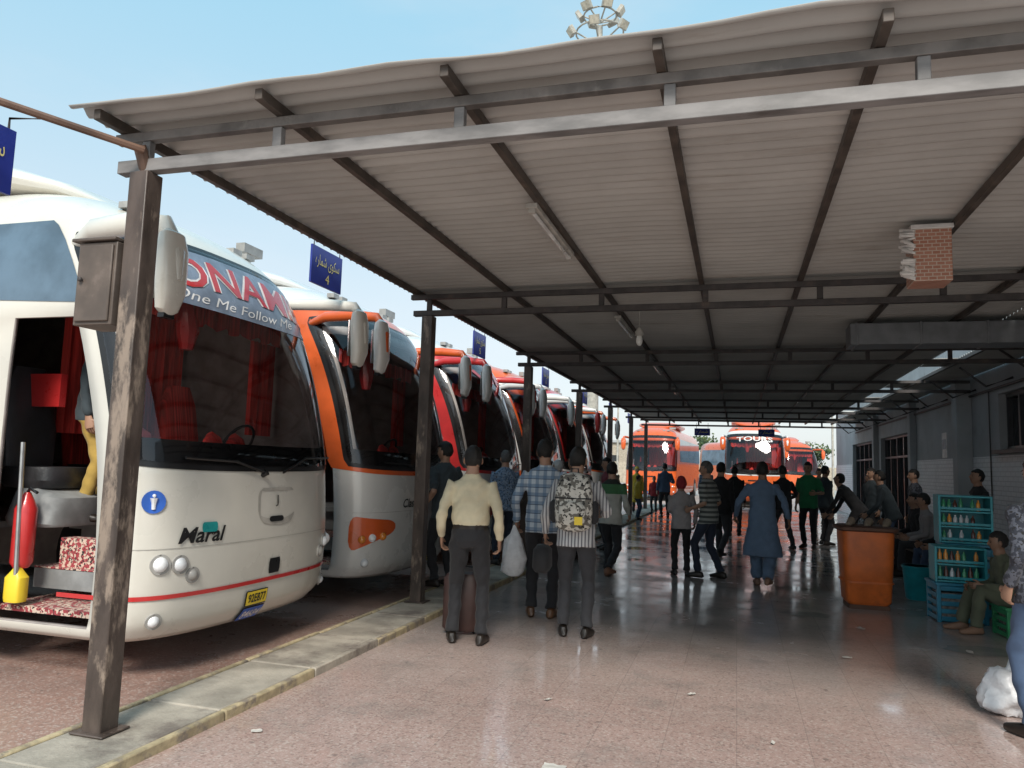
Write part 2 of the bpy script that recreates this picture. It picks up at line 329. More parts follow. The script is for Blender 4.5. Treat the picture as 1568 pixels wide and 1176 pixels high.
def window(y0,y1,z0,z1,n,trans=None):
    wseg(y0,y1,z0,z1,4.50,4.51,1)
    for k in range(n+1):
        yy=y0+(y1-y0)*k/n; wseg(yy-.035,yy+.035,z0,z1,4.42,4.50,0)
    for z in ([z0+.03,z1-.03]+([trans] if trans else [])): wseg(y0,y1,z-.03,z+.03,4.415,4.495,0)
window(13,14.8,2.05,3.0,3); window(21.4,26,0,2.7,5,2.1); window(27,32,0,2.7,5,2.1)
mb.obj('shopfront_windows',[fr,gl],bld)
mb=MB(); wseg(12.9,14.9,1.98,2.045,4.2,4.299); wseg(12,12.03,2.0,3.3,4.27,4.299)
for y in range(6,31,2): mb.tube([(4.29,y,3.2),(3.9,y,3.05),(3.55,y+.1,3.38)],.02,0,6)
mb.tube([(4.27,5,3.12),(4.27,20,3.10),(4.27,31,3.12)],.025,0,8)
mb.tube([(4.27,15.2,1.0),(4.27,15.2,3.1)],.012,0,6); mb.tube([(4.27,12.1,.6),(4.26,12.05,1.3),(4.27,12.3,1.9),(4.27,12.0,3.1)],.008,0,6)
mb.box((4.2,11.2,2.75),(.18,.9,.3),0)
mb.obj('conduits_and_sill',[dark],bld)
q=MB(); q.box((0,0,0),(.012,.35,.5),0); q.box((.0,0,.02),(.02,.28,.2),1); q.obj('wall_notice',[pm('paper',(.7,.7,.68)),pm('paper_print',(.3,.35,.4))],None,loc=(4.02,17.2,2.2))
q=MB()
q.box((2.85,12.5,.40),(.42,3.6,.06),0)
for y in (10.9,12.5,14.1): q.box((2.85,y,.185),(.36,.08,.37),1)
q.obj('waiting_bench',[pm('bench_wood',(.2,.14,.1),.5),dark],bevel=.008)

# ------------------------------------------------------------------ buses
def pch(tab):
    xs=np.array([t[0] for t in tab],float); ys=np.array([t[1] for t in tab],float); h=np.diff(xs); dl=np.diff(ys)/h; m=np.zeros(len(xs)); m[0]=dl[0];m[-1]=dl[-1]
    for i in range(1,len(xs)-1):
        m[i]=0 if dl[i-1]*dl[i]<=0 else 2*dl[i-1]*dl[i]/(dl[i-1]+dl[i])
    def f(x):
        x=min(max(x,xs[0]),xs[-1]); i=min(int(np.searchsorted(xs,x,'right')-1),len(h)-1); t=(x-xs[i])/h[i]
        return float((2*t**3-3*t*t+1)*ys[i]+(t**3-2*t*t+t)*h[i]*m[i]+(-2*t**3+3*t*t)*ys[i+1]+(t**3-t*t)*h[i]*m[i+1])
    return f
Wf=pch([(.28,1.17),(.42,1.235),(.8,1.25),(2.0,1.25),(2.7,1.225),(3.15,1.17),(3.4,1.08),(3.56,.93),(3.66,.72),(3.72,.4)])
XF=pch([(.28,-.13),(.42,-.03),(.8,0),(1.4,-.03),(2.0,-.13),(2.5,-.26),(3.0,-.46),(3.25,-.62),(3.45,-.90),(3.6,-1.3),(3.68,-1.8),(3.72,-2.4)])
DF=pch([(.28,.42),(1.4,.44),(3.2,.62),(3.72,.8)])
NE=2.7
def P0(th,z):
    w_,d_=Wf(z),DF(z)
    if abs(th)<=90:
        t=R(th); return V((XF(z)-d_+d_*abs(math.cos(t))**(2/NE),w_*math.copysign(abs(math.sin(t))**(2/NE),t),z))
    return V((XF(z)-d_-(abs(th)-90)/90,math.copysign(w_,th),z))
def P(th,z,off=0):
    p=P0(th,z)
    if off:
        a=P0(th+1,z)-P0(th-1,z); b_=P0(th,z+.02)-P0(th,z-.02); n=a.cross(b_)
        if n.length>0: p=p+n.normalized()*off
    return p
def thy(y,z): return math.degrees(math.copysign(math.asin(min(1,(abs(y)/Wf(z)))**(NE/2)),y))
def Py(y,z,off=0): return P(thy(y,z),z,off)
def patch(mb,f,u0,u1,z0,z1,nu,nv,off,m,ru=.1,rv=.1,ring=None):
    fz0=z0 if callable(z0) else (lambda u:z0); fz1=z1 if callable(z1) else (lambda u:z1)
    rows=[]
    for i in range(nv+1):
        v=-math.cos(math.pi*i/nv) if not ring else -1+2*i/nv
        k=0
        if rv>0 and abs(v)>1-rv: k=1-math.sqrt(max(0,1-((abs(v)-(1-rv))/rv)**2))
        row=[]
        for j in range(nu+1):
            uu=(-1+2*j/nu)*(1-ru*k); u=u0+(u1-u0)*(uu+1)/2; z=fz0(uu)+(fz1(uu)-fz0(uu))*(v+1)/2
            row.append(f(u,z,off))
        rows.append(row)
    sk=None
    if ring:
        sk=lambda i,j:(ring[0]*nu<=j<nu-ring[0]*nu) and (ring[1]*nv<=i<nv-ring[1]*nv)
    mb.grid(rows,m,sk)
m,nt,b=newmat('windscreen_glass'); out=nt.nodes['Material Output']
tr=N(nt,'ShaderNodeBsdfTransparent'); tr.inputs[0].default_value=(.82,.80,.80,1); gs=N(nt,'ShaderNodeBsdfGlossy'); gs.inputs['Roughness'].default_value=.03; gs.inputs[0].default_value=(.9,.92,.95,1)
fn=N(nt,'ShaderNodeFresnel'); fn.inputs[0].default_value=1.45; mx=N(nt,'ShaderNodeMixShader'); nt.links.new(mth(nt,'MULTIPLY_ADD',fn.outputs[0],1.1,.01),mx.inputs[0]); nt.links.new(tr.outputs[0],mx.inputs[1]); nt.links.new(gs.outputs[0],mx.inputs[2]); nt.links.new(mx.outputs[0],out.inputs[0])
glassm=m
blk=pm('black_trim',(.015,.015,.016),.3,var=.2); rub=pm('rubber',(.02,.02,.02),.8,bmp=.2); sidegl=pm('bus_side_glass',(.10,.15,.20),.05,var=.3,scale=2)
inner=pm('bus_interior_lining',(.34,.30,.28),.8); chrome=pm('chrome',(.7,.7,.7),.12,metal=1,var=.05); lampg=pm('headlamp_lens',(.8,.82,.85),.05,coat=1); 
red=pm('bus_red',(.55,.03,.03),.3,coat=.6,var=.08); white=pm('paint_white',(.70,.69,.66),.28,coat=.7,var=.04,scale=2,dirt=(.62,.60,.56)); orange=pm('bus_orange',(.70,.12,.025),.3,coat=.6,var=.08); cream=pm('paint_cream',(.68,.655,.585),.3,coat=.6,var=.05,scale=2,dirt=(.60,.565,.49))
seatm=pm('seat_black',(.03,.03,.033),.45,bmp=.2); carpet=cloth('patterned_carpet',(.35,.05,.06),'blotch',(.65,.5,.4),.03); amber=pm('amber_lens',(.75,.25,.03),.1,coat=1); yel=pm('plate_yellow',(.85,.62,.04),.4,var=.03); greyd=pm('dash_grey',(.26,.27,.27),.6)
banner=pm('windscreen_banner',(.20,.25,.33),.25,var=.25,scale=5); bezel=pm('lamp_bezel',(.35,.34,.32),.3)
curt=pm('curtain_red',(.60,.05,.04),.85,stretch=(1,8,.3),var=.5,scale=5); pinkc=pm('dash_cloth_pink',(.75,.12,.14),.8,var=.3)
def bus(loc,rotz=0,body=cream,frame=None,low=None,style=1,title=None,tcol=red,doors=True,mirc=None,leaf=True,tsize=.2,lowband=False,name='parked_coach_bus'):
    root=empty(name,loc,rotz); mirc=mirc or body
    zl=[.28,.31,.36,.42,.5,.6,.75,.9,1.1,1.25,1.4,1.55,1.7,1.9,2.1,2.3,2.5,2.65,2.8,2.95,3.05,3.15,3.25,3.34,3.42,3.49,3.55,3.6,3.64,3.68,3.70,3.72]
    ths=[-90+6*i for i in range(31)]
    xs=[-11.9,-11,-9.3,-8.3,-6,-4,-3.25,-2.25,-1.45]
    rows=[]
    for z in zl:
        w_=Wf(z); row=[]
        xe=XF(z)-DF(z)-.10
        def sx_(x): return min(x,xe-.02*(9-xs.index(x))) 
        row+= [V((x if x<-2 else sx_(x),-w_+(.06 if x==-11.9 else 0),z)) for x in xs]+[V((xe,-w_,z))]
        row+= [P0(t,z) for t in ths]
        row+= [V((xe,w_,z))]+[V((x if x<-2 else sx_(x),w_-(.06 if x==-11.9 else 0),z)) for x in xs[::-1]]
        row.append(row[0].copy()); rows.append(row)
    n0=len(xs)
    def skip(i,j):
        z=(zl[i]+zl[i+1])/2
        if doors and j==n0-1 and .36<z<2.5: return True
        a=j-(n0+1)
        if 0<=a<30 and abs(-87+6*a)<74 and 1.6<z<2.98: return True
        return False
    q=MB(); q.grid(rows,0,skip)
    top=rows[-1]; q.add(top[:-1],[tuple(range(len(top)-1))],0)
    q.obj('body_shell',[body,inner],root,sharp=60,solid=.03)
    q=MB(); q.tube([(-1.5,0,3.62),(-1.75,0,3.70),(-2.3,0,3.80),(-3.0,0,3.84),(-6,0,3.84),(-6.8,0,3.68)],[(.35,.02),(.75,.08),(.95,.15),(1.0,.16),(1.0,.16),(.6,.03)],0,24,side=(0,1,0),ex=3)
    for y in(-.75,-.55,.55,.75): q.box((-.98,y,3.47),(.09,.13,.05),1)
    q.tube([(-1.1,.95,3.46),(-1.1,.95,3.56)],.02,1,6); q.box((-1.1,.95,3.6),(.1,.3,.09),1)
    q.obj('roof_pod',[body,bezel],root)
    q=MB()
    z0=lambda u:1.47+.05*u*u; z1=lambda u:3.18-.09*u*u
    patch(q,P,-84,84,z0,z1,44,26,.012,0,.05,.16)
    q.obj('windscreen',[glassm],root,recalc=True,sharp=180)
    q=MB(); patch(q,P,-88,88,lambda u:1.43+.05*u*u,lambda u:3.22-.09*u*u,44,26,.006,0,.05,.16,ring=(.06,.085))
    if frame:
        patch(q,P,-104,104,lambda u:1.38+.08*u*u,lambda u:3.36-.16*u*u,52,26,.004,1,.04,.14,ring=(.105,.09))
        for sg in(-1,1):
            f3=lambda x,z,o,sg=sg:V((x,sg*(Wf(z)+o),z))
            patch(q,f3,-11.6,-1.75,1.30,1.42,40,2,.005,1,0,0)
    for sg in(-1,1):
        f=lambda x,z,o,sg=sg:V((x,sg*(Wf(z)+o),z))
        patch(q,f,-11.5,-1.75,1.95,3.1,40,6,.006,2,.02,.3)
        f2=lambda t,z,o,sg=sg:P(sg*t,z,o)
        if not frame: patch(q,f2,90,235,lambda u:2.64+.04*u,lambda u:3.25,18,6,.006,2,.03,.3)
        else: patch(q,f2,108,150,lambda u:2.62,lambda u:3.10,10,6,.006,2,.05,.3)
        for x in (-2.75,-8.8):
            q.tube([(x,sg*1.235,.5),(x,sg*1.256,.5)],.56,0,28); q.tube([(x,sg*1.0,.5),(x,sg*1.27,.5)],.5,3,28); q.tube([(x,sg*1.2,.5),(x,sg*1.285,.5)],.28,4,20)
    q.tube([Py(-.15,1.42,.03),Py(-.5,1.5,.04),Py(-.95,1.52,.04)],.010,0,6); q.tube([Py(.1,1.42,.03),Py(.45,1.54,.04),Py(1.0,1.55,.04)],.010,0,6); q.tube([Py(-.15,1.40,.0),Py(-.15,1.42,.05)],.02,0,8)
    q.obj('trim_and_glazing',[blk,frame or blk,sidegl,rub,greyd],root,sharp=50)
    q=MB()
    for sg in(-1,1):
        if style==1:
            for yy,zz,rr in ((1.08,.80,.062),(.95,.79,.058),(.85,.71,.05),(1.07,.42,.05)):
                c=Py(sg*yy,zz,.004); n=(Py(sg*yy,zz,.05)-Py(sg*yy,zz,0)).normalized()
                q.tube([c-n*.01,c+n*.005,c+n*.006,c+n*.002],[rr*1.12,rr*1.12,rr,rr*.9],9,20,side=(0,0,1)); q.sph(c-n*.012,rr*.88,0 if yy>.9 else 9)
        else:
            patch(q,lambda t,z,o,sg=sg:P(sg*t,z,o),30,84,lambda u:.66-.10*u,lambda u:.92+.03*u,16,8,.008,5,.3,.8)
            for tt in (44,56,68):
                c=P(sg*tt,.77-.001*tt,.006); q.sph(c,.045,10 if tt!=56 else 0)
            c=P(sg*62,.45,.004); q.sph(c,.045,0)
    if style==1:
        patch(q,P,-125,125,.565,.595,60,2,.008,2,0,0)
        patch(q,P,-5,9,lambda u:1.0+.06*u*u,1.30,14,12,.004,7,.3,.7,ring=(.07,.09))
        text_mesh(q,'Maral',lambda u,v:Py(-.98+.40*u,.93+.11*v,.012),1,.02,.3)
        text_mesh(q,'J',lambda u,v:Py(.02+.04*u,1.15+.09*v,.012),1); patch(q,Py,-.06,.14,1.03,1.075,6,4,.01,1,.3,.9)
        patch(q,Py,-.8,-.66,1.0,1.07,6,4,.014,4,.2,.9)
        patch(q,Py,-.03,.12,.62,.74,4,3,.008,1,.1,.2)
        c=Py(-1.13,1.22,.004); n=(Py(-1.13,1.22,.05)-c).normalized(); q.tube([c,c+n*.006],.078,6,20,side=(0,0,1)); q.sph(c+n*.008+V((0,0,.042)),.013,0); q.tube([c+n*.008+V((0,0,.027)),c+n*.008-V((0,0,.01)),c+n*.008-V((0,0,.05))],[.026,.016,.014],0,8)
        patch(q,P,-80,80,.90,.905,30,2,.004,7,0,0)
        patch(q,Py,-.29,-.01,.40,.515,6,3,.014,1,.02,.1); patch(q,Py,-.28,-.02,.41,.508,6,3,.018,8,.02,.1); patch(q,Py,-.29,-.01,.285,.395,6,3,.014,1,.02,.1); patch(q,Py,-.28,-.02,.295,.388,6,3,.018,6,.02,.1)
        text_mesh(q,'92E877',lambda u,v:Py(-.26+.22*u,.425+.065*v,.022),1,.02); text_mesh(q,'84684',lambda u,v:Py(-.26+.22*u,.31+.06*v,.022),0,.01)
    else:
        text_mesh(q,'Classic',lambda u,v:Py(-.6+.42*u,1.02+.10*v,.012),1,.01,.4)
        patch(q,Py,-.3,.3,1.14,1.2,10,4,.008,1,.2,.9)
        if lowband: patch(q,P,-120,120,.30,lambda u:.44+.1*u*u,60,4,.007,5,0,0)
        patch(q,P,-80,80,.98,.984,30,2,.004,7,0,0)
        patch(q,Py,-.14,.38,.335,.465,6,3,.014,1,.02,.1); patch(q,Py,-.12,.36,.35,.452,6,3,.018,8,.02,.1); patch(q,Py,-.12,-.07,.35,.452,2,2,.020,6,.02,.1)
        text_mesh(q,'92 E 877',lambda u,v:Py(-.05+.40*u,.365+.07*v,.022),1,.015)
    q.obj('lamps_badges_plate',[lampg,blk,red,chrome,pm('teal_badge',(.02,.3,.3),.3),low or orange,pm('sign_blue2',(.03,.12,.5),.4),pm('seam',(.42,.40,.36),.6),yel,bezel,amber],root,sharp=30)
    if title:
        q=MB(); zb=2.90-tsize*.95
        if style==1: patch(q,P,-80,80,lambda u:zb+.06*u*u,lambda u:3.14-.09*u*u,44,8,.017,0,.02,.1)
        ww=1.08 if style==1 else .75
        mapf=lambda o,s=1:(lambda u,v:Py(-ww+2*ww*u,(3.09-tsize+tsize*v)-.06*((u*2-1)**2),o))
        if style==1: text_mesh(q,title,mapf(.021),1,.05,sub=True)
        text_mesh(q,title,mapf(.025),2,.015,sub=True)
        if style==1: text_mesh(q,'One Me Follow Me',lambda u,v:Py(-.85+1.5*u,zb+.035+.085*v+.02*((u*2-1)**2),.021),1,.0,.4,sub=True)
        q.obj('windscreen_lettering',[banner,pm('letter_white',(.8,.8,.8),.4),tcol],root,sharp=30)
    q=MB()
    for sg in(-1,1):
        y=sg*1.33; k_=1 if style==1 and sg<0 else .7
        q.tube([(-1.05,sg*1.14,3.06),(-.75,sg*1.28,3.11),(-.4,y,3.11),(-.1,y,3.08),(-.02,y,2.97)],[(.04*k_,.05*k_),(.06*k_,.08*k_),(.065*k_,.085*k_),(.06*k_,.075*k_),(.05,.05)],3,14,side=(0,1,0))
        q.tube([(-.06,y,3.04),(-.04,y,3.01),(-.03,y,2.9),(-.02,y,2.62),(-.04,y,2.50),(-.05,y,2.47)],[(.05,.03),(.10,.055),(.125,.07),(.115,.065),(.085,.05),(.04,.03)],0,22,side=(0,1,0),ex=2.6)
        q.box((-.1,y,2.75),(.012,.18,.36),1); q.box((-.04,y,2.46),(.05,.1,.03),2)
        q.tube([(-.02,y+.0,2.98),(.035,y,2.9),(.045,y,2.7)],[(.02,.012),(.05,.014),(.02,.01)],3,10,side=(0,1,0))
    q.obj('mirrors',[mirc,chrome,blk,(frame if frame and style==2 else body)],root)
    q=MB()
    q.box((-6.9,0,.95),(9.8,2.3,.05),0); q.box((-1.0,.35,.95),(1.2,1.6,.05),0)
    q.box((-.58,.0,1.38),(.34,1.8,.22),1); q.box((-.62,.5,1.52),(.3,.5,.12),1)
    for yy in (-.95,-.15,.15): q.tube([(-.52,yy,1.48),(-.5,yy,1.56),(-.55,yy+.03,1.68),(-.56,yy,1.72)],[(.10,.06),(.12,.08),(.09,.06),(.04,.03)],7 if yy<-.5 else 6,10,side=(0,1,0))
    q.box((-1.0,-.72,.42),(1.0,.75,.04),4); q.box((-1.05,-.60,.60),(.8,.55,.14),2); q.box((-1.05,-.60,.68),(.8,.55,.012),4); q.box((-1.1,-.20,.82),(.95,.3,.24),2)
    q.tube([(-1.47,-.72,.98),(-1.47,-.72,1.02),(-1.45,-.72,1.22),(-1.44,-.72,1.26)],[(.25,.26),(.26,.28),(.23,.24),(.18,.2)],2,20,ex=4)
    for x,y in ((-1.35,.7),(-1.6,-.72),(-2.5,.7),(-2.6,-.6),(-3.4,.7),(-3.4,-.6)):
        ms=6 if y>0 else 3
        q.tube([(x,y,1.26),(x,y,1.32),(x,y,1.42)],[(.24,.22),(.27,.25),(.25,.23)],3,16,ex=3.5); q.tube([(x-.2,y,1.4),(x-.22,y,1.7),(x-.26,y,2.02),(x-.27,y,2.2)],[(.22,.07),(.24,.08),(.22,.07),(.14,.05)],ms,16,side=(0,1,0),ex=3)
        q.box((x,y,1.12),(.2,.3,.28),2)
    a=[(-.85+.1*math.cos(t),.62+.2*math.sin(t),1.66+.17*math.cos(t)) for t in [2*math.pi*k/18 for k in range(19)]]; q.tube(a,.014,3,6)
    q.box((-1.75,-.72,2.02),(.5,.06,.26),1); q.tube([(-.6,-.95,.5),(-.6,-.95,1.5),(-.9,-.95,2.0)],.016,5,8); q.tube([(-1.3,-1.15,.5),(-1.36,-1.15,1.6)],.016,5,8)
    q.tube([(-.75,-.35,2.95),(-.72,-.3,2.55),(-.72,-.3,2.4)],[.05,.09,.05],1,8)
    for y0_,y1_,xx in ((.72,1.12,-.85),):
        rows=[[(xx+.03*math.sin(j*1.9),y0_+(y1_-y0_)*j/20,z_) for j in range(21)] for z_ in (1.75,2.2,2.65)]; q.grid(rows,6)
    rows=[[(-1.95+.05*math.sin(j*1.7),-.35+1.5*j/44,z_) for j in range(45)] for z_ in (1.7,2.4,3.0)]; q.grid(rows,6)
    rows=[[(-.72+.02*math.sin(j*1.3),-1.0+2.0*j/60,z_-.05*abs(math.sin(j*.45))*(k==0)) for j in range(61)] for k,z_ in enumerate((2.66,2.8))]; q.grid(rows,6)
    q.obj('interior_fittings',[greyd,red,greyd,seatm,carpet,pm('handrail_steel',(.5,.5,.5),.3,metal=.8),curt,pinkc],root,recalc=False)
    if doors and leaf:
        q=MB(); q.box((-1.85,-1.36,1.45),(.72,.03,2.1),0); q.box((-1.85,-1.378,1.75),(.58,.012,1.35),1); q.tube([(-1.5,-1.2,2.4),(-1.6,-1.33,2.35)],.02,0,6);q.tube([(-1.5,-1.2,.5),(-1.6,-1.33,.5)],.02,0,6)
        q.obj('door_leaf',[body,sidegl],root,bevel=.01)
    return root
NX=-3.60
b1=bus((NX,5.45,0),0,cream,None,None,1,'SONAMIR',leaf=False,tsize=.25)
q=MB(); q.box((-1.08,-.78,.79),(.36,.12,.22),0)
q.tube([(-1.35,-1.08,.70),(-1.35,-1.08,.74),(-1.35,-1.08,1.12),(-1.35,-1.08,1.18),(-1.35,-1.08,1.24)],[.05,.075,.075,.05,.02],1,16); q.tube([(-1.35,-1.08,1.24),(-1.31,-1.10,1.27),(-1.24,-1.10,1.24)],.012,3,6)
q.tube([(-1.33,-1.12,.47),(-1.33,-1.12,.50),(-1.33,-1.12,.64),(-1.33,-1.12,.68),(-1.33,-1.12,.71)],[(.07,.05),(.075,.055),(.075,.055),(.04,.035),(.02,.02)],2,16,ex=3.5)
q.obj('door_side_clutter',[carpet,red,yel,blk],b1,bevel=.0)
b2=bus((NX-.02,8.65,0),0,white,orange,orange,2,None,orange,mirc=white)
b3=bus((NX-.0,12.2,0),0,white,red,red,2,'VIP',red)
b4=bus((NX,15.7,0),0,orange,white,white,2,'TAK SAFAR',white,mirc=white)
b5=bus((NX,19.2,0),0,red,white,white,2,None,doors=False)
bus((NX,22.8,0),0,white,orange,orange,2,None,doors=False)
bus((.75,34.5,0),R(-90),orange,white,white,2,'TOURS',white,doors=False)
bus((-4.1,38,0),R(-93),orange,orange,orange,2,None,white,doors=False,lowband=True)
bus((4.2,52,0),R(-60),orange,None,orange,2,None,doors=False)

# ------------------------------------------------------------------ people
def ik(a,c,l1,l2,pole):
    d=c-a; L_=min(d.length,l1+l2-.004); u=d.normalized(); c=a+u*L_; x=(l1*l1-l2*l2+L_*L_)/(2*L_); hh=math.sqrt(max(l1*l1-x*x,0))
    pv=pole-u*pole.dot(u); pv.normalize(); return a+u*x+pv*hh,c
skin=pm('skin',(.40,.23,.155),.5,var=.08,scale=12); skin2=pm('skin_dark',(.25,.14,.09),.5,var=.08,scale=12)
hairb=pm('hair_black',(.014,.012,.010),.5,var=.3,scale=60,bmp=.8,bscale=180); hairg=pm('hair_grey',(.10,.095,.09),.6,var=.4,scale=60,bmp=.8,bscale=180); lipm=pm('lips',(.28,.11,.09),.5); eyem=pm('eye_dark',(.02,.015,.01),.1); beltm=pm('belt_leather',(.02,.015,.012),.4)
def hand(q,wr,d,nrm,thumb,m,curl=.35,sc=1):
    d=d.normalized(); nrm=(nrm-d*nrm.dot(d)).normalized(); s=d.cross(nrm); 
    if s.dot(thumb)<0: s=-s
    q.tube([wr-d*.02*sc,wr+d*.02*sc,wr+d*.06*sc,wr+d*.092*sc],[(.024*sc,.018*sc),(.033*sc,.016*sc),(.041*sc,.015*sc),(.036*sc,.011*sc)],m,10,side=s)
    for k,(o,l) in enumerate(((.030,.074),(.010,.084),(-.010,.078),(-.029,.060))):
        p=wr+d*.086*sc+s*o*sc; pts=[p-d*.01*sc]; a=curl*.6
        for f in (.45,.32,.23):
            a+=curl*(1+.12*k); p=p+(d*math.cos(a)+nrm*math.sin(a))*l*f*sc; pts.append(p)
        q.tube(pts,[.0092*sc,.0088*sc,.008*sc,.0062*sc],m,7,side=s)
    p=wr+d*.028*sc+s*.028*sc; pts=[p-s*.012*sc,p+(s*.75+d*.6+nrm*.2).normalized()*.034*sc]; pts.append(pts[-1]+(s*.3+d*.9+nrm*.4).normalized()*.03*sc); pts.append(pts[-1]+(d*.9+nrm*.6).normalized()*.022*sc)
    q.tube(pts,[.014*sc,.0115*sc,.010*sc,.0075*sc],m,7,side=nrm)
def head(q,C,yaw,pitch,hair,lng=False,cover=False,beard=False):
    Mx=Matrix.Translation(C)@Matrix.Rotation(R(yaw),4,'Z')@Matrix.Rotation(R(-pitch),4,'X')
    seg,rg=36,26; vs=[]; info=[]; hs=random.random()*20
    for i in range(rg+1):
        t=math.pi*i/rg; 
        for k in range(seg):
            a=2*math.pi*k/seg; x,y,z=math.sin(t)*math.cos(a),math.sin(t)*math.sin(a),-math.cos(t)
            X,Y,Z=.074*x,.095*y,.116*z
            if z<0: X*=1-.30*(-z)**1.6; 
            if z<0 and y<0: Y*=1-.42*(-z)
            if y>0:
                g=lambda cx,cz,sx,sz:math.exp(-((x-cx)/sx)**2-((z-cz)/sz)**2)
                Y+=.020*g(0,-.22,.13,.13)+.012*g(0,-.05,.10,.18)-.009*(g(.4,.0,.17,.11)+g(-.4,.0,.17,.11))+.004*g(0,.2,.5,.08)+.006*g(0,-.55,.28,.06)-.003*g(0,-.66,.3,.04)+.012*g(0,-.88,.3,.15)+.002*g(0,-.45,.28,.04)
            jag=.07*noise.noise(V((x*5+hs,y*5,1)))
            hairy=(z>.48+jag) or (y<.12+jag and z>.0) or (y<-.2+jag and z>((-.75 if lng else -.38)+jag)) or cover and (z>.4 or y<.25)
            if hairy:
                n_=.004+.009*max(0,noise.noise(V((x*3+hs,y*3,z*3)))+.3)+.003*noise.noise(V((x*11,y*11,z*11+hs)))+(.011*max(0,z)) + (.012 if lng and y<0 else 0); L_=V((X,Y,Z)).normalized(); X+=L_.x*n_;Y+=L_.y*n_;Z+=L_.z*n_
            vs.append(Mx@V((X,Y,Z))); info.append((x,y,z,hairy))
    o=len(q.v); q.v.extend([tuple(p) for p in vs])
    for i in range(rg):
        for k in range(seg):
            f=(i*seg+k,i*seg+(k+1)%seg,(i+1)*seg+(k+1)%seg,(i+1)*seg+k); hm=sum(info[j][3] for j in f)>=2
            x=sum(info[j][0] for j in f)/4;y=sum(info[j][1] for j in f)/4;z=sum(info[j][2] for j in f)/4
            mt=4 if hm else 2
            if not hm and y>.5 and abs(x)<.24 and -.60<z<-.47: mt=5
            if beard and not hm and y>-.2 and z<-.4 and mt==2: mt=4
            q.f.append(tuple(j+o for j in f)); q.m.append(mt)
    if not cover:
        for sg in(-1,1): q.sph((sg*.079,-.004,-.008),(.011,.020,.033),2,8,6,Mx)
    for sg in(-1,1):
        q.sph((sg*.030,.0865,.000),(.0125,.006,.0065),6,8,6,Mx); q.tube([Mx@V((sg*.016,.098,.020)),Mx@V((sg*.032,.096,.024)),Mx@V((sg*.046,.088,.019))],.0028,4,5)
def person(name,loc,yaw,h=1.72,top=None,bot=None,shoe=None,hair=None,sk=None,hL=None,hR=None,fL=(-.10,.02,0),fR=(.10,-.02,0),pz=.925,py=0,lean=3,tuck=False,sleeve='long',robe=False,vox=.017,hy=0,hp=0,lng=False,cover=False,beard=False,baggy=0,stout=1.0,kp=(0,1,0),curl=.35,extra=None,extramats=()):
    sk=sk or skin; hair=hair or hairb; shoe=shoe or beltm
    a=R(lean); u=V((0,math.sin(a),math.cos(a))); Pel=V((0,py,pz)); S=lambda t:Pel+u*t
    q=MB(); st=stout
    up_=[(.34,.172,.114),(.42,.176,.106),(.47,.150,.088),(.505,.098,.070),(.53,.064,.062),(.55,.057,.058),(.63,.054,.056)]
    if robe: rg=[(-.50,.27,.19),(-.49,.27,.19),(-.3,.235,.17),(-.1,.20,.15),(.1,.178,.132),(.22,.168,.122)]
    elif tuck: rg=[(-.11,.11,.09),(-.05,.158,.118),(.03,.162,.120),(.085,.152,.114),(.09,.160,.120),(.13,.166,.124),(.22,.162,.118)]
    else: rg=[(-.125,.174,.134),(-.12,.176,.136),(0,.174,.132),(.12,.164,.122),(.22,.164,.118)]
    rg=[(t,x*st,y_*st) for t,x,y_ in rg]+up_
    q.tube([S(t) for t,_,_ in rg],[(x,y_) for _,x,y_ in rg],seg=20,ex=2.25)
    bones=[]; 
    def bone(A,B,r,lab): bones.append((A,B,r,lab))
    bone(S(-.05),S(.44),.155*st,0)
    if robe: bone(S(-.45),S(0),.2,0)
    bone(S(.555),S(.66),.05,4)
    arms=[]
    for sg,ht in((-1,hL),(1,hR)):
        sh=S(.445)+V((sg*.172,0,0)); ht=V(ht) if ht else S(.455)+V((sg*.235,.03,-.545))
        el,wr=ik(sh,ht,.29,.255,V((sg*.35,-1,-.15)))
        inn=S(.44)+V((sg*.10,0,0))
        if sleeve=='long':
            pts=[inn,sh,sh.lerp(el,.45),sh.lerp(el,.9),el.lerp(wr,.15),el.lerp(wr,.6),el.lerp(wr,.93),el.lerp(wr,.94),wr]; rr=[.068,.062,.053,.047,.047,.041,.036,.024,.022]
            q.tube(pts,rr,seg=12); bone(sh,el,.052,1); bone(el,el.lerp(wr,.95),.044,1); bone(el.lerp(wr,.97),wr+(wr-el)*.1,.022,4)
        else:
            pts=[inn,sh,sh.lerp(el,.4),sh.lerp(el,.78),sh.lerp(el,.79),el,el.lerp(wr,.3),el.lerp(wr,.8),wr]; rr=[.068,.064,.060,.060,.042,.038,.038,.029,.025]
            q.tube(pts,rr,seg=12); bone(sh,sh.lerp(el,.79),.06,1); bone(sh.lerp(el,.83),el,.042,4); bone(el,wr,.035,4)
        arms.append((sg,el,wr))
    legs=[]
    for sg,ft in((-1,fL),(1,fR)):
        hip=Pel+V((sg*.085,0,-.03)); ank=V((ft[0],ft[1],ft[2]+.085)); kn,ank=ik(hip,ank,.425,.42,V(kp)+V((sg*.12,0,0)))
        bg_=baggy
        pts=[hip+V((0,0,.06)),hip.lerp(kn,.12),hip.lerp(kn,.5),kn,kn.lerp(ank,.35),kn.lerp(ank,.8),kn.lerp(ank,.98)]
        q.tube(pts,[.075*st,.092*st,.079+bg_,.061+bg_,.060+bg_,.053+bg_,.057+bg_*.6],seg=14); bone(hip,kn,.078,2); bone(kn,ank,.058+bg_,3); legs.append((sg,kn,ank))
    if vox<.016: 
        c0=S(.515); q.tube([c0+V((.068*math.cos(t),.064*math.sin(t)+.004,.008*math.sin(t))) for t in [2*math.pi*k/16 for k in range(17)]],.014,seg=6)
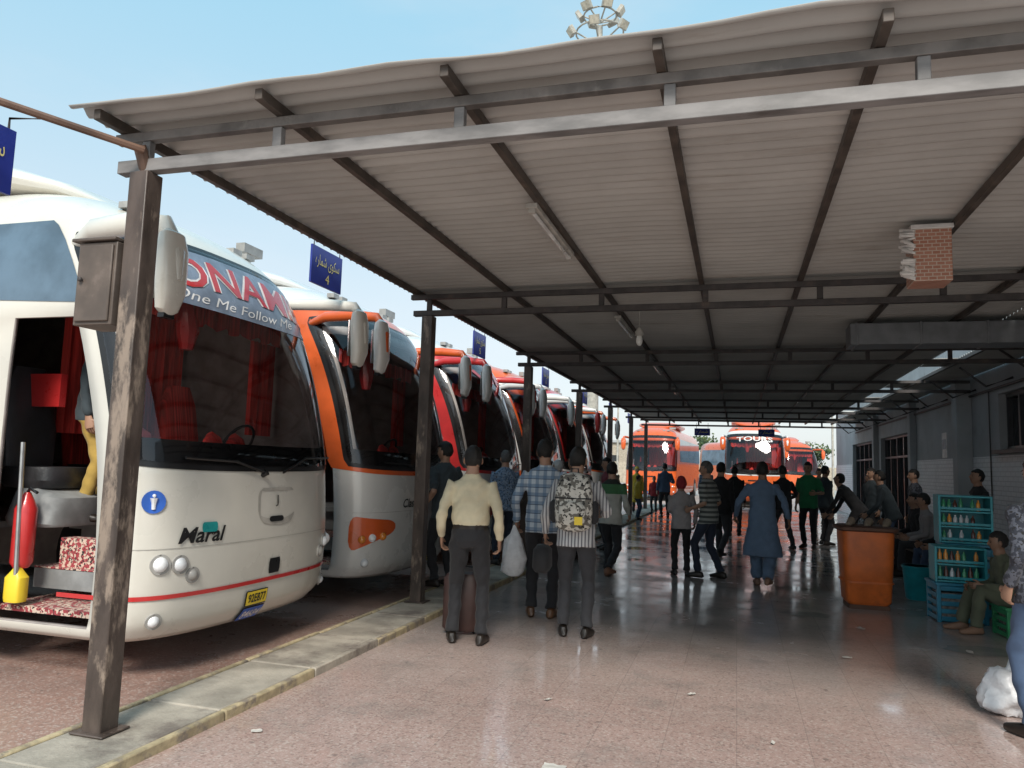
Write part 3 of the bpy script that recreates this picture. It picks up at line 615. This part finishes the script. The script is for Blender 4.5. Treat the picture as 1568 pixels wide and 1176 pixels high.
    me=bpy.data.meshes.new('b'); me.from_pydata(q.v,[],q.f); ob=bpy.data.objects.new('b',me); scene.collection.objects.link(ob)
    md=ob.modifiers.new('r','REMESH'); md.mode='VOXEL'; md.voxel_size=vox; md.use_smooth_shade=True
    sm=ob.modifiers.new('s','SMOOTH'); sm.factor=.5; sm.iterations=2
    bpy.context.view_layer.update()
    m2=bpy.data.meshes.new_from_object(ob.evaluated_get(bpy.context.evaluated_depsgraph_get())); bpy.data.objects.remove(ob)
    nv=len(m2.vertices); vc=np.empty(nv*3); m2.vertices.foreach_get('co',vc); vc=vc.reshape(-1,3); nn=np.empty(nv*3); m2.vertices.foreach_get('normal',nn); nn=nn.reshape(-1,3)
    def lab(pts):
        best=None
        for k,(A,B,r,l) in enumerate(bones):
            A=np.array(A);B=np.array(B);ab=B-A;t=np.clip(((pts-A)@ab)/(ab@ab),0,1); dd=np.linalg.norm(pts-A-t[:,None]*ab,axis=1)-r
            if best is None: best=dd.copy(); L_=np.full(len(pts),l)
            else:
                s_=dd<best; best[s_]=dd[s_]; L_[s_]=l
        return L_
    lv=lab(vc); sd=random.random()*9
    x,y_,z=vc[:,0]+sd,vc[:,1],vc[:,2]
    wv=np.sin(23*z+9*x+2.2*np.sin(17*x+11*y_+3*z)+sd)*.0045+np.sin(51*z-31*x+27*y_+1.7*np.sin(29*x+sd))*.0028
    wv+=np.where(lv>=2,np.sin(38*z+6*x+sd*2)*.003*np.exp(-((z-.12)/.14)**2)*2,0)
    wv+=np.where(lv==1,np.sin(62*z+20*y_+sd)*.0024,0)
    wv[lv==4]=0; vc=vc+nn*wv[:,None]; m2.vertices.foreach_set('co',vc.ravel())
    nf=len(m2.polygons); fc=np.empty(nf*3); m2.polygons.foreach_get('center',fc); fc=fc.reshape(-1,3); lf=lab(fc)
    hz_=(fc-np.array(Pel))@np.array(u); mi=np.zeros(nf,int)
    hem=.088 if tuck else -.122
    mi[:]=0
    isb=(lf==3)|((lf==2)&(~((hz_>hem)&(np.abs(fc[:,1]-py)<.17))))|((lf==0)&(hz_<hem))
    if robe: isb=(lf==3)&(hz_<-.45)|((lf==2)&(hz_<-.5))
    mi[isb]=1
    if tuck: mi[(lf==0)&(hz_<hem+.002)&(hz_>hem-.038)]=3
    mi[lf==4]=2; mi[(lf==0)&(hz_>.535)]=2
    fs=[tuple(p.vertices) for p in m2.polygons]; Q=MB(); Q.v=[tuple(p) for p in vc]; Q.f=fs; Q.m=[int(i) for i in mi]
    bpy.data.meshes.remove(m2)
    for sg,el,wr in arms:
        d=(wr-el).normalized(); hand(Q,wr,(d+V((0,.05,-.1))).normalized(),V((-sg,.15,0)),V((0,1,.2)),2,curl)
    for sg,kn,ank in legs:
        fz=ank.z-.085; yw=R(-sg*10); D=V((math.sin(-yw)*1,math.cos(yw),0)); o=V((ank.x,ank.y,0)); n0=len(Q.v)
        Q.tube([o-D*.075+V((0,0,fz+.05)),o-D*.06+V((0,0,fz+.045)),o+V((0,0,fz+.055)),o+D*.07+V((0,0,fz+.04)),o+D*.14+V((0,0,fz+.03)),o+D*.185+V((0,0,fz+.024)),o+D*.195+V((0,0,fz+.022))],[(.018,.03),(.034,.045),(.040,.055),(.046,.042),(.045,.032),(.030,.024),(.01,.01)],3,14,side=V((D.y,-D.x,0)),ex=2.4)
        for i in range(n0,len(Q.v)):
            p=Q.v[i]; 
            if p[2]<fz+.004: Q.v[i]=(p[0],p[1],fz+.004)
    hc=S(.545)+V((0,.012,.118)); head(Q,hc,hy,hp,hair,lng,cover,beard)
    if extra: extra(Q)
    me=bpy.data.meshes.new(name); me.from_pydata(Q.v,[],Q.f)
    for m_ in [top,bot,sk,shoe,hair,lipm,eyem]+list(extramats): me.materials.append(m_)
    me.polygons.foreach_set('material_index',Q.m); me.shade_smooth(); me.set_sharp_from_angle(angle=R(55))
    o=bpy.data.objects.new(name,me); scene.collection.objects.link(o); o.location=(loc[0],loc[1],loc[2] if len(loc)>2 else 0); o.rotation_euler[2]=R(yaw); s=h/1.72; o.scale=(s,s,s)
    return o
blackp=cloth('trousers_black',(.02,.02,.023)); darkp=cloth('trousers_charcoal',(.045,.045,.05)); navy=cloth('trousers_navy',(.02,.028,.05)); jeans=cloth('jeans_blue',(.06,.10,.18)); 
crm=cloth('shirt_cream',(.66,.58,.40)); slate=cloth('shirt_slate',(.04,.055,.065)); blu=cloth('shirt_blue',(.12,.2,.32),'blotch',(.25,.33,.45),.03); plaid=cloth('shirt_plaid',(.55,.62,.68),'plaid',(.10,.20,.34),.075)
strp=cloth('shirt_striped',(.58,.58,.58),'vstripe',(.16,.16,.18),.03); grn=cloth('shirt_green_panel',(.42,.42,.38),'chestband',(.05,.15,.06)); gry=cloth('shirt_grey',(.32,.30,.30)); hst=cloth('polo_hstripe',(.06,.07,.07),'hstripe',(.28,.30,.28),.07); kam=cloth('kameez_blue',(.11,.17,.26)); blk_c=cloth('shirt_black',(.02,.02,.022)); green=cloth('shirt_green',(.02,.20,.08)); yelw=cloth('shirt_yellow',(.65,.45,.05)); olive=cloth('tunic_olive',(.10,.11,.07)); must=cloth('trousers_mustard',(.45,.30,.07)); dprint=cloth('shirt_dark_print',(.03,.035,.05),'blotch',(.10,.11,.14),.03); redc=cloth('scarf_red',(.30,.02,.03)); camo=cloth('backpack_camo',(.6,.58,.52),'blotch',(.16,.15,.13),.05); tan=cloth('shirt_tan',(.34,.27,.19)); mar=cloth('shirt_maroon',(.18,.03,.04))
person('man',(-2.25,6.42),14,1.71,crm,blackp,hL=(-.26,.06,.89),hR=(.26,.02,.88),fL=(-.13,0,0),fR=(.13,-.06,0),tuck=True,vox=.011,hy=12,stout=1.04,hair=hairb)
person('man',(-3.40,8.75,.06),62,1.75,slate,blackp,sleeve='short',hL=(-.24,.10,.95),hR=(.22,.26,1.1),hy=15,vox=.014)
person('man',(-3.32,11.0,.06),40,1.70,blu,navy,sleeve='short',hR=(.15,.25,1.05),vox=.016,hair=hairg)
def bag(Q):
    pts=[(-.28,.05,.86),(-.28,.05,.78),(-.29,.05,.72),(-.29,.05,.55),(-.29,.05,.42),(-.29,.05,.38)]
    n0=len(Q.v); Q.tube(pts,[(.012,.012),(.03,.02),(.09,.05),(.13,.075),(.12,.07),(.06,.04)],7,20)
    for i in range(n0,len(Q.v)):
        p=V(Q.v[i]); n_=noise.noise(p*16)*.03; Q.v[i]=(p.x+n_,p.y+n_*.6,p.z+noise.noise(p*9)*.02)
plast=pm('plastic_bag_white',(.72,.73,.75),.3,var=.1,scale=12,bmp=.8,bscale=25)
person('man',(-1.93,7.78),8,1.83,plaid,blackp,shoe=pm('shoe_brown',(.12,.06,.03),.4),hL=(-.27,.05,.90),hR=(.22,.10,.92),tuck=False,vox=.012,extra=bag,extramats=[plast],hy=-15,sleeve='long')
def bpk(Q):
    Q.tube([(0,-.20,.98),(0,-.21,1.0),(0,-.22,1.12),(0,-.215,1.3),(0,-.20,1.44),(0,-.19,1.47)],[(.10,.06),(.16,.10),(.17,.115),(.165,.105),(.13,.08),(.05,.03)],7,24,ex=3.4)
    Q.tube([(0,-.33,1.02),(0,-.335,1.05),(0,-.335,1.18),(0,-.33,1.21)],[(.08,.03),(.12,.045),(.12,.045),(.08,.03)],7,20,ex=3.6)
    Q.tube([(x_*.16,-.30-.03*(1-x_*x_),1.25) for x_ in (-1,-.5,0,.5,1)],.007,8,6)
    Q.tube([(-.03,-.19,1.46),(-.03,-.19,1.51),(.03,-.19,1.51),(.03,-.19,1.46)],.008,8,6)
    for sg in(-1,1):
        Q.tube([(sg*.09,-.14,1.40),(sg*.10,-.06,1.455),(sg*.105,.05,1.44),(sg*.115,.118,1.34),(sg*.13,.125,1.22),(sg*.16,.03,1.10),(sg*.14,-.12,1.04)],[(.028,.008)]*7,8,8,side=(1,0,0))
        Q.tube([(sg*.165,-.2,1.03),(sg*.175,-.2,1.06),(sg*.175,-.2,1.2),(sg*.165,-.2,1.22)],[.03,.045,.045,.03],8,10)
    Q.box((.06,-.385,1.06),(.07,.012,.07),9)
    Q.tube([(-.30,.02,.86),(-.30,.02,.83)],.012,8,8); Q.tube([(-.31,.02,.80),(-.31,.02,.76),(-.31,.02,.60),(-.31,.02,.56)],[(.05,.10),(.08,.15),(.085,.16),(.06,.12)],8,20,ex=3)
person('man_with_backpack',(-1.43,7.05),5,1.74,strp,darkp,hL=(-.29,.02,.90),hR=(.22,.20,1.10),fL=(-.10,.0,0),fR=(.11,-.03,0),vox=.012,hy=-10,extra=bpk,extramats=[camo,blk_c,yel],curl=.5)
person('man',(-1.72,10.9),-12,1.66,grn,blackp,shoe=pm('sandal_brown',(.2,.10,.06),.6),hL=(-.25,-.02,.9),hR=(.25,.10,.92),fL=(-.09,.14,0),fR=(.09,-.30,.09),pz=.90,vox=.015)
person('boy',(-.79,11.7),10,1.45,gry,blackp,hL=(-.12,.22,1.2),hR=(.24,.03,.9),hair=redc,lng=True,cover=True,vox=.016,sk=skin2)
person('man',(-.39,11.6),70,1.70,hst,navy,sleeve='short',hL=(-.2,.2,1.0),hR=(.2,.14,.95),fL=(-.10,.12,0),fR=(.10,-.16,0),pz=.915,hy=10,vox=.015,hair=hairg)
person('man',(-.28,14.2),-20,1.74,blk_c,darkp,fL=(-.1,.2,0),fR=(.1,-.28,.07),pz=.895,vox=.018)
person('man_in_kameez',(.34,11.15),-3,1.72,kam,kam,sk=skin2,hL=(-.36,.12,.93),hR=(.34,-.10,.92),fL=(-.07,.12,0),fR=(.07,-.22,.05),pz=.905,robe=True,baggy=.03,vox=.015,shoe=pm('sandal_tan',(.25,.14,.09),.6))
person('man',(.93,16.8),30,1.72,blk_c,darkp,hR=(.25,.2,1.0),fL=(-.1,.12,0),fR=(.1,-.18,0),pz=.91,vox=.02)
person('man',(1.45,17.2),160,1.80,green,blackp,sleeve='short',hL=(-.2,.25,1.1),vox=.02)
person('man',(1.85,18.2),-60,1.74,slate,darkp,vox=.02,hp=-10)
person('man',(2.15,16.2),70,1.72,blk_c,darkp,lean=38,hL=(-.2,.45,.75),hR=(.2,.42,.72),py=-.12,pz=.9,vox=.02,hp=-20)
person('man',(2.75,17.6),120,1.72,slate,blackp,vox=.02)
person('woman',(3.0,19.4),80,1.62,blk_c,blk_c,robe=True,hair=blk_c,cover=True,lng=True,vox=.02)
person('man',(3.2,15.8),100,1.70,dprint,blackp,vox=.02)
person('man',(3.5,13.0),100,1.70,blk_c,darkp,vox=.02,hp=-15); person('man',(2.55,14.7),75,1.68,slate,jeans,vox=.02,lean=20,hL=(-.2,.35,.9),py=-.05)
person('man',(-2.2,24.9),20,1.75,cloth('shirt_slateblue',(.10,.15,.24)),darkp,hR=(.2,.2,1.15),vox=.022)
person('child',(-2.9,23.5),-60,1.35,yelw,jeans,vox=.022)
person('woman',(-3.3,26.5),200,1.62,yelw,darkp,robe=True,hair=yelw,cover=True,vox=.022)
person('child',(-2.75,27),170,1.3,redc,darkp,vox=.022)
person('man',(-1.0,27),10,1.74,blu,darkp,vox=.022); person('man',(2.3,24),190,1.72,tan,darkp,vox=.022)
person('man',(-2.6,12.6),60,1.72,slate,blackp,vox=.018,hL=(-.2,.25,1.1)); person('man',(-2.35,14.6),120,1.74,mar,darkp,vox=.02); person('man',(-3.0,13.2),80,1.66,gry,darkp,vox=.02,cover=True,hair=cloth('cap_white',(.7,.7,.7)))
person('man',(-2.75,17.2),20,1.72,tan,darkp,vox=.022)
person('man',(-.05,19),0,1.7,blk_c,darkp,vox=.022,fL=(-.1,.2,0),fR=(.1,-.25,.05),pz=.9)
sit=dict(pz=.52,py=-.02,fL=(-.12,.42,0),fR=(.12,.40,0),hL=(-.14,.30,.60),hR=(.12,.34,.62),kp=(0,.3,1),lean=10)
person('seated_man',(2.88,11.2),88,1.70,cloth('shirt_royal',(.03,.06,.16)),navy,vox=.016,beard=True,**sit)
person('seated_man',(2.88,12.2),100,1.68,blk_c,jeans,vox=.018,hp=-15,**sit)
person('seated_man',(2.88,13.3),80,1.72,gry,darkp,vox=.018,**sit)
person('seated_man',(2.88,14.0),95,1.70,blk_c,blackp,vox=.018,hp=-10,**sit)
s2=dict(sit); s2.update(pz=.40,lean=14,fL=(-.1,.42,0),fR=(.12,.50,0),hL=(-.1,.34,.55),hR=(.14,.36,.52))
person('seated_boy',(2.66,8.95),95,1.50,olive,olive,sk=skin2,shoe=pm('sandal_tan',(.25,.14,.09),.6),vox=.014,baggy=.015,hy=-10,**s2)
person('standing_man',(1.83,5.5),20,1.72,dprint,jeans,vox=.012,hL=(-.235,.02,.90),sleeve='long',stout=1.1,fL=(-.13,0,0))
person('coach_driver',(NX-1.36,5.45-.52,1.0),-70,1.68,slate,must,vox=.016)

# ------------------------------------------------------------------ props
def crate(name,loc,sz,mat,rot=0,fill=None,rows=6):
    e=empty(name,loc,rot); q=MB(); X,Y,Z=sz
    for a in(-1,1):
        for b_ in(-1,1): q.box((a*(X/2-.02),b_*(Y/2-.02),Z/2),(.04,.04,Z),0)
    for k in range(rows):
        z=Z*(k+.5)/rows
        for a in(-1,1): q.box((a*(X/2-.008),0,z),(.012,Y-.082,Z/rows*.62),0); q.box((0,a*(Y/2-.008),z),(X-.082,.012,Z/rows*.62),0)
    q.box((0,0,.012),(X-.1,Y-.1,.02),0)
    for a in(-1,1): q.box((0,a*(Y/2),Z+.006),(X+.03,.03,.03),0); q.box((a*(X/2),0,Z+.006),(.03,Y-.035,.03),0)
    q.box((0,0,Z*.42),(X-.09,Y-.09,Z*.7),1)
    q.obj('crate_body',[mat,fill or pm('crate_contents',(.25,.22,.2),.7,var=.6,scale=25)],e,bevel=.005); return e
cb_=pm('crate_blue',(.03,.22,.34),.4,var=.15); ct=pm('crate_teal',(.03,.32,.38),.4,var=.12); cg=pm('crate_green',(.04,.30,.12),.4)
crate('plastic_crate',(2.32,9.6,0),(.50,.40,.40),cb_,.05,rows=5)
crate('plastic_crate',(2.52,10.0,0),(.5,.36,.79),cb_,0,rows=6)
crate('plastic_crate',(2.72,8.9,0),(.40,.36,.28),cg,.1,rows=4)
# open-fronted drinks cabinets with shelves of bottles
def cabinet(loc,sz,ns,rot):
    e=empty('drinks_display_cabinet',loc,rot); q=MB(); X,Y,Z=sz
    q.box((0,Y/2-.01,Z/2),(X,.02,Z),0)
    for a in(-1,1): q.box((a*(X/2-.012),-.01,Z/2),(.024,Y-.02,Z),0)
    for k in range(ns+1):
        z=.012+(Z-.024)*k/ns; q.box((0,-.012,z),(X-.05,Y-.026,.02),0)
        if k<ns:
            nb=int((X-.08)/.058)
            for i in range(nb):
                if random.random()<.12: continue
                x=-X/2+.06+i*.058; hh=min((Z/ns)*.78,.2)*random.uniform(.85,1); z1=z+.012
                q.tube([(x,-Y/2+.06,z1),(x,-Y/2+.06,z1+hh*.65),(x,-Y/2+.06,z1+hh*.85),(x,-Y/2+.06,z1+hh)],[.023,.023,.010,.010],random.choice((1,2,3,4)),9)
            q.box((0,-Y/2+.012,z+.035),(X-.05,.008,.03),0)
    q.obj('cabinet_body',[ct,pm('bottle_clear',(.6,.65,.68),.1),pm('bottle_dark',(.1,.04,.03),.15),pm('bottle_green',(.05,.3,.15),.15),pm('bottle_orange',(.7,.3,.05),.15)],e,bevel=.003)
cabinet((2.33,9.58,.425),(.50,.36,.38),2,-.05); cabinet((2.50,10.0,.815),(.54,.38,.54),3,-.08)
e=empty('water_bucket',(2.22,11.0,0)); q=MB(); q.tube([(0,0,0),(0,0,.02),(0,0,.38),(0,0,.40),(0,0,.42),(0,0,.42),(0,0,.1)],[.13,.145,.175,.19,.19,.165,.13],0,24); q.tube([(.18*math.cos(t),.18*math.sin(t)*.3-.1*math.sin(t),.40-.12*math.sin(t)) for t in [math.pi*k/10 for k in range(11)]],.006,1,6); q.obj('bucket_body',[pm('bucket_cyan',(.02,.38,.45),.35),chrome],e)
e=empty('litter_bin',(1.47,10.05,0),.06); q=MB(); q.tube([(0,0,.05),(0,0,.09),(0,0,.5),(0,0,.86),(0,0,.90)],[(.22,.19),(.25,.22),(.275,.24),(.29,.255),(.285,.25)],0,32,ex=6); q.box((0,0,.025),(.44,.38,.05),1)
q.tube([(0,0,.895),(0,0,.91),(0,0,.94),(0,0,.955)],[(.32,.28),(.335,.295),(.33,.29),(.28,.25)],1,32,ex=6)
for z in (.3,.6): q.tube([(0,0,z),(0,0,z+.02)],[(.272+.02*z,.237+.02*z)]*2,0,32,ex=6)
for x in(-.2,0,.2): q.tube([(x,-.1,.955),(x+.05,.0,1.0),(x+.08,.1,.955)],[.03,.05,.03],2,8)
q.obj('bin_body',[pm('bin_orange',(.62,.14,.025),.42,var=.18,scale=4,dirt=(.42,.10,.03),bmp=.15,bscale=8),pm('bin_lid_brown',(.11,.05,.03),.6),pm('rubbish',(.25,.2,.15),.7)],e,bevel=.0)
e=empty('suitcase',(-2.42,6.75,0),.2); q=MB(); q.tube([(0,0,.03),(0,0,.06),(0,0,.5),(0,0,.54)],[(.14,.09),(.17,.11),(.17,.11),(.14,.09)],0,24,ex=4); q.tube([(-.1,0,.54),(-.1,0,.60),(.1,0,.60),(.1,0,.54)],.01,1,6); 
for a in(-.12,.12): q.sph((a,0,.03),.03,1)
q.obj('case_body',[pm('case_maroon',(.05,.025,.022),.5),blk],e)
e=empty('plastic_bag',(1.74,6.0,0)); q=MB(); q.sph((0,0,.13),(.17,.15,.15),0,36,24); 
for i,p in enumerate(q.v):
    p=V(p); n_=noise.noise(p*9)*.05+abs(noise.noise(p*20))*.03; r_=p-V((0,0,.13)); p=p+r_.normalized()*n_ if r_.length>0 else p; q.v[i]=(p.x,p.y,max(.003,p.z))
q.tube([(0,0,.25),(.01,0,.29),(.05,.02,.32)],[.05,.02,.045],0,8); q.obj('bag_body',[plast],e)
for (x,y,r) in ((-.9,4.0,.06),(-2.6,3.9,.03),(-.3,5.6,.03),(.9,7.2,.04),(1.2,8.6,.05),(.2,4.8,.02),(2.0,7.9,.05),(-1.2,5.1,.025)):
    q=MB(); q.grid([[(-r+2*r*i/5,(-r+2*r*j/5)*.55,.008+.014*abs(noise.noise(V((i*.7+x,j*.7,y))))) for j in range(6)] for i in range(6)]); q.obj('paper_litter',[pm('litter_paper',(.6,.57,.52),.7)],None,loc=(x,y,0),rotz=x*7)
pud=pm('puddle_water',(.33,.31,.29),.12,var=.1)
for x,y,rx,ry in ((.75,9.2,.26,.16),(.1,9.3,.14,.06),(2.1,8.0,.3,.2)):
    q=MB(); vs=[(x+rx*math.cos(t)*(1+.3*noise.noise(V((math.cos(t)*1.5+x,math.sin(t)*1.5,y)))),y+ry*math.sin(t)*(1+.4*noise.noise(V((math.cos(t)*2,math.sin(t)*2+x,y)))),.004) for t in [2*math.pi*k/40 for k in range(40)]]; q.add(vs,[tuple(range(40))]); q.obj('puddle',[pud],recalc=False)
# ------------------------------------------------------------------ floodlight mast
e=empty('floodlight_mast',(-7.2,39,0)); q=MB(); q.tube([(0,0,0),(0,0,25.6)],[.35,.16],0,12)
for rr,z in((1.3,25.2),(.9,26.2)):
    q.tube([(rr*math.cos(t),rr*math.sin(t),z) for t in [2*math.pi*k/20 for k in range(21)]],.05,0,6)
for k in range(12):
    a=2*math.pi*k/12; rr=1.55 if k%2 else 1.05; z=25.1 if k%2 else 26.4
    q.tube([(0,0,z-.6),(rr*math.cos(a),rr*math.sin(a),z)],.045,0,6)
    Mx=Matrix.Translation((rr*math.cos(a),rr*math.sin(a),z))@Matrix.Rotation(a,4,'Z')@Matrix.Rotation(R(35),4,'Y'); q.box((.1,0,0),(.22,.55,.46),0,Mx); q.box((.22,0,0),(.03,.48,.40),1,Mx)
q.obj('mast_and_lamps',[pm('mast_grey',(.40,.38,.33),.5),pm('floodlight_lens',(.55,.5,.4),.15)],e)
for x,y in ((6.5,58),(-9,60),(2,75)):
    e=empty('street_lamp',(x,y,0)); q=MB(); q.tube([(0,0,0),(0,0,8.2),(-.3,0,8.7),(-1.4,0,8.9)],[.09,.06,.05,.04],0,10); q.tube([(-1.3,0,8.9),(-1.5,0,8.88),(-1.9,0,8.86)],[(.06,.04),(.12,.06),(.05,.03)],1,10); q.obj('pole_and_head',[pm('mast_grey',(.4,.4,.4)),lampg],e)
q=MB(); 
for k in range(40): q.box((-60+3*k,82,1.1),(2.7,.2,2.2),0); q.box((-58.5+3*k,82,1.2),(.3,.3,2.4),1)
q.obj('boundary_wall',[pm('wall_buff',(.42,.36,.28),.8),pm('pier_buff',(.36,.3,.24),.8)])
e=empty('low_depot_building',(-18,90,0)); q=MB(); q.box((0,0,2.2),(26,8,4.4),0); q.box((0,0,4.5),(26.6,8.6,.25),1)
for k in range(8): q.box((-11+3.1*k,-4.02,2.2),(1.5,.06,1.5),2)
q.obj('depot_body',[pm('wall_buff',(.4,.36,.3)),grey,gl],e)
leafd=pm('foliage_dark',(.04,.07,.025),.7,var=.4,scale=2); leafl=pm('foliage_light',(.09,.12,.04),.7,var=.4,scale=2); bark=pm('bark',(.12,.09,.06),.9)
q=MB()
for k in range(16):
    x=-46+6.3*k+random.uniform(-2,2); y=92+random.uniform(-5,12); H=random.uniform(3.5,6.5)
    q.tube([(x,y,0),(x+.2,y,H*.35),(x-.1,y,H*.6)],[.25,.18,.08],2,7)
    for b_ in range(4):
        a=random.random()*6.28; q.tube([(x,y,H*.35),(x+1.2*math.cos(a),y+1.2*math.sin(a),H*.65)],[.1,.03],2,5)
    cl=[(x+random.uniform(-1.8,1.8),y+random.uniform(-1.8,1.8),H*random.uniform(.5,.95),random.uniform(.8,1.5)) for _ in range(9)]
    for cx,cy,cz,cr in cl:
        for _ in range(85):
            v_=V((random.gauss(0,1),random.gauss(0,1),random.gauss(0,.8))).normalized()*cr*random.random()**.4; c=V((cx,cy,cz))+v_; a1=V((random.gauss(0,1),random.gauss(0,1),random.gauss(0,1))).normalized()*.22; a2=a1.orthogonal().normalized()*.16
            q.add([c-a1,c+a2,c+a1,c-a2],[(0,1,2,3)],0 if v_.z<.1 or random.random()<.3 else 1)
q.obj('distant_trees',[leafd,leafl,bark],recalc=False)
print('DONE', len(bpy.data.objects))
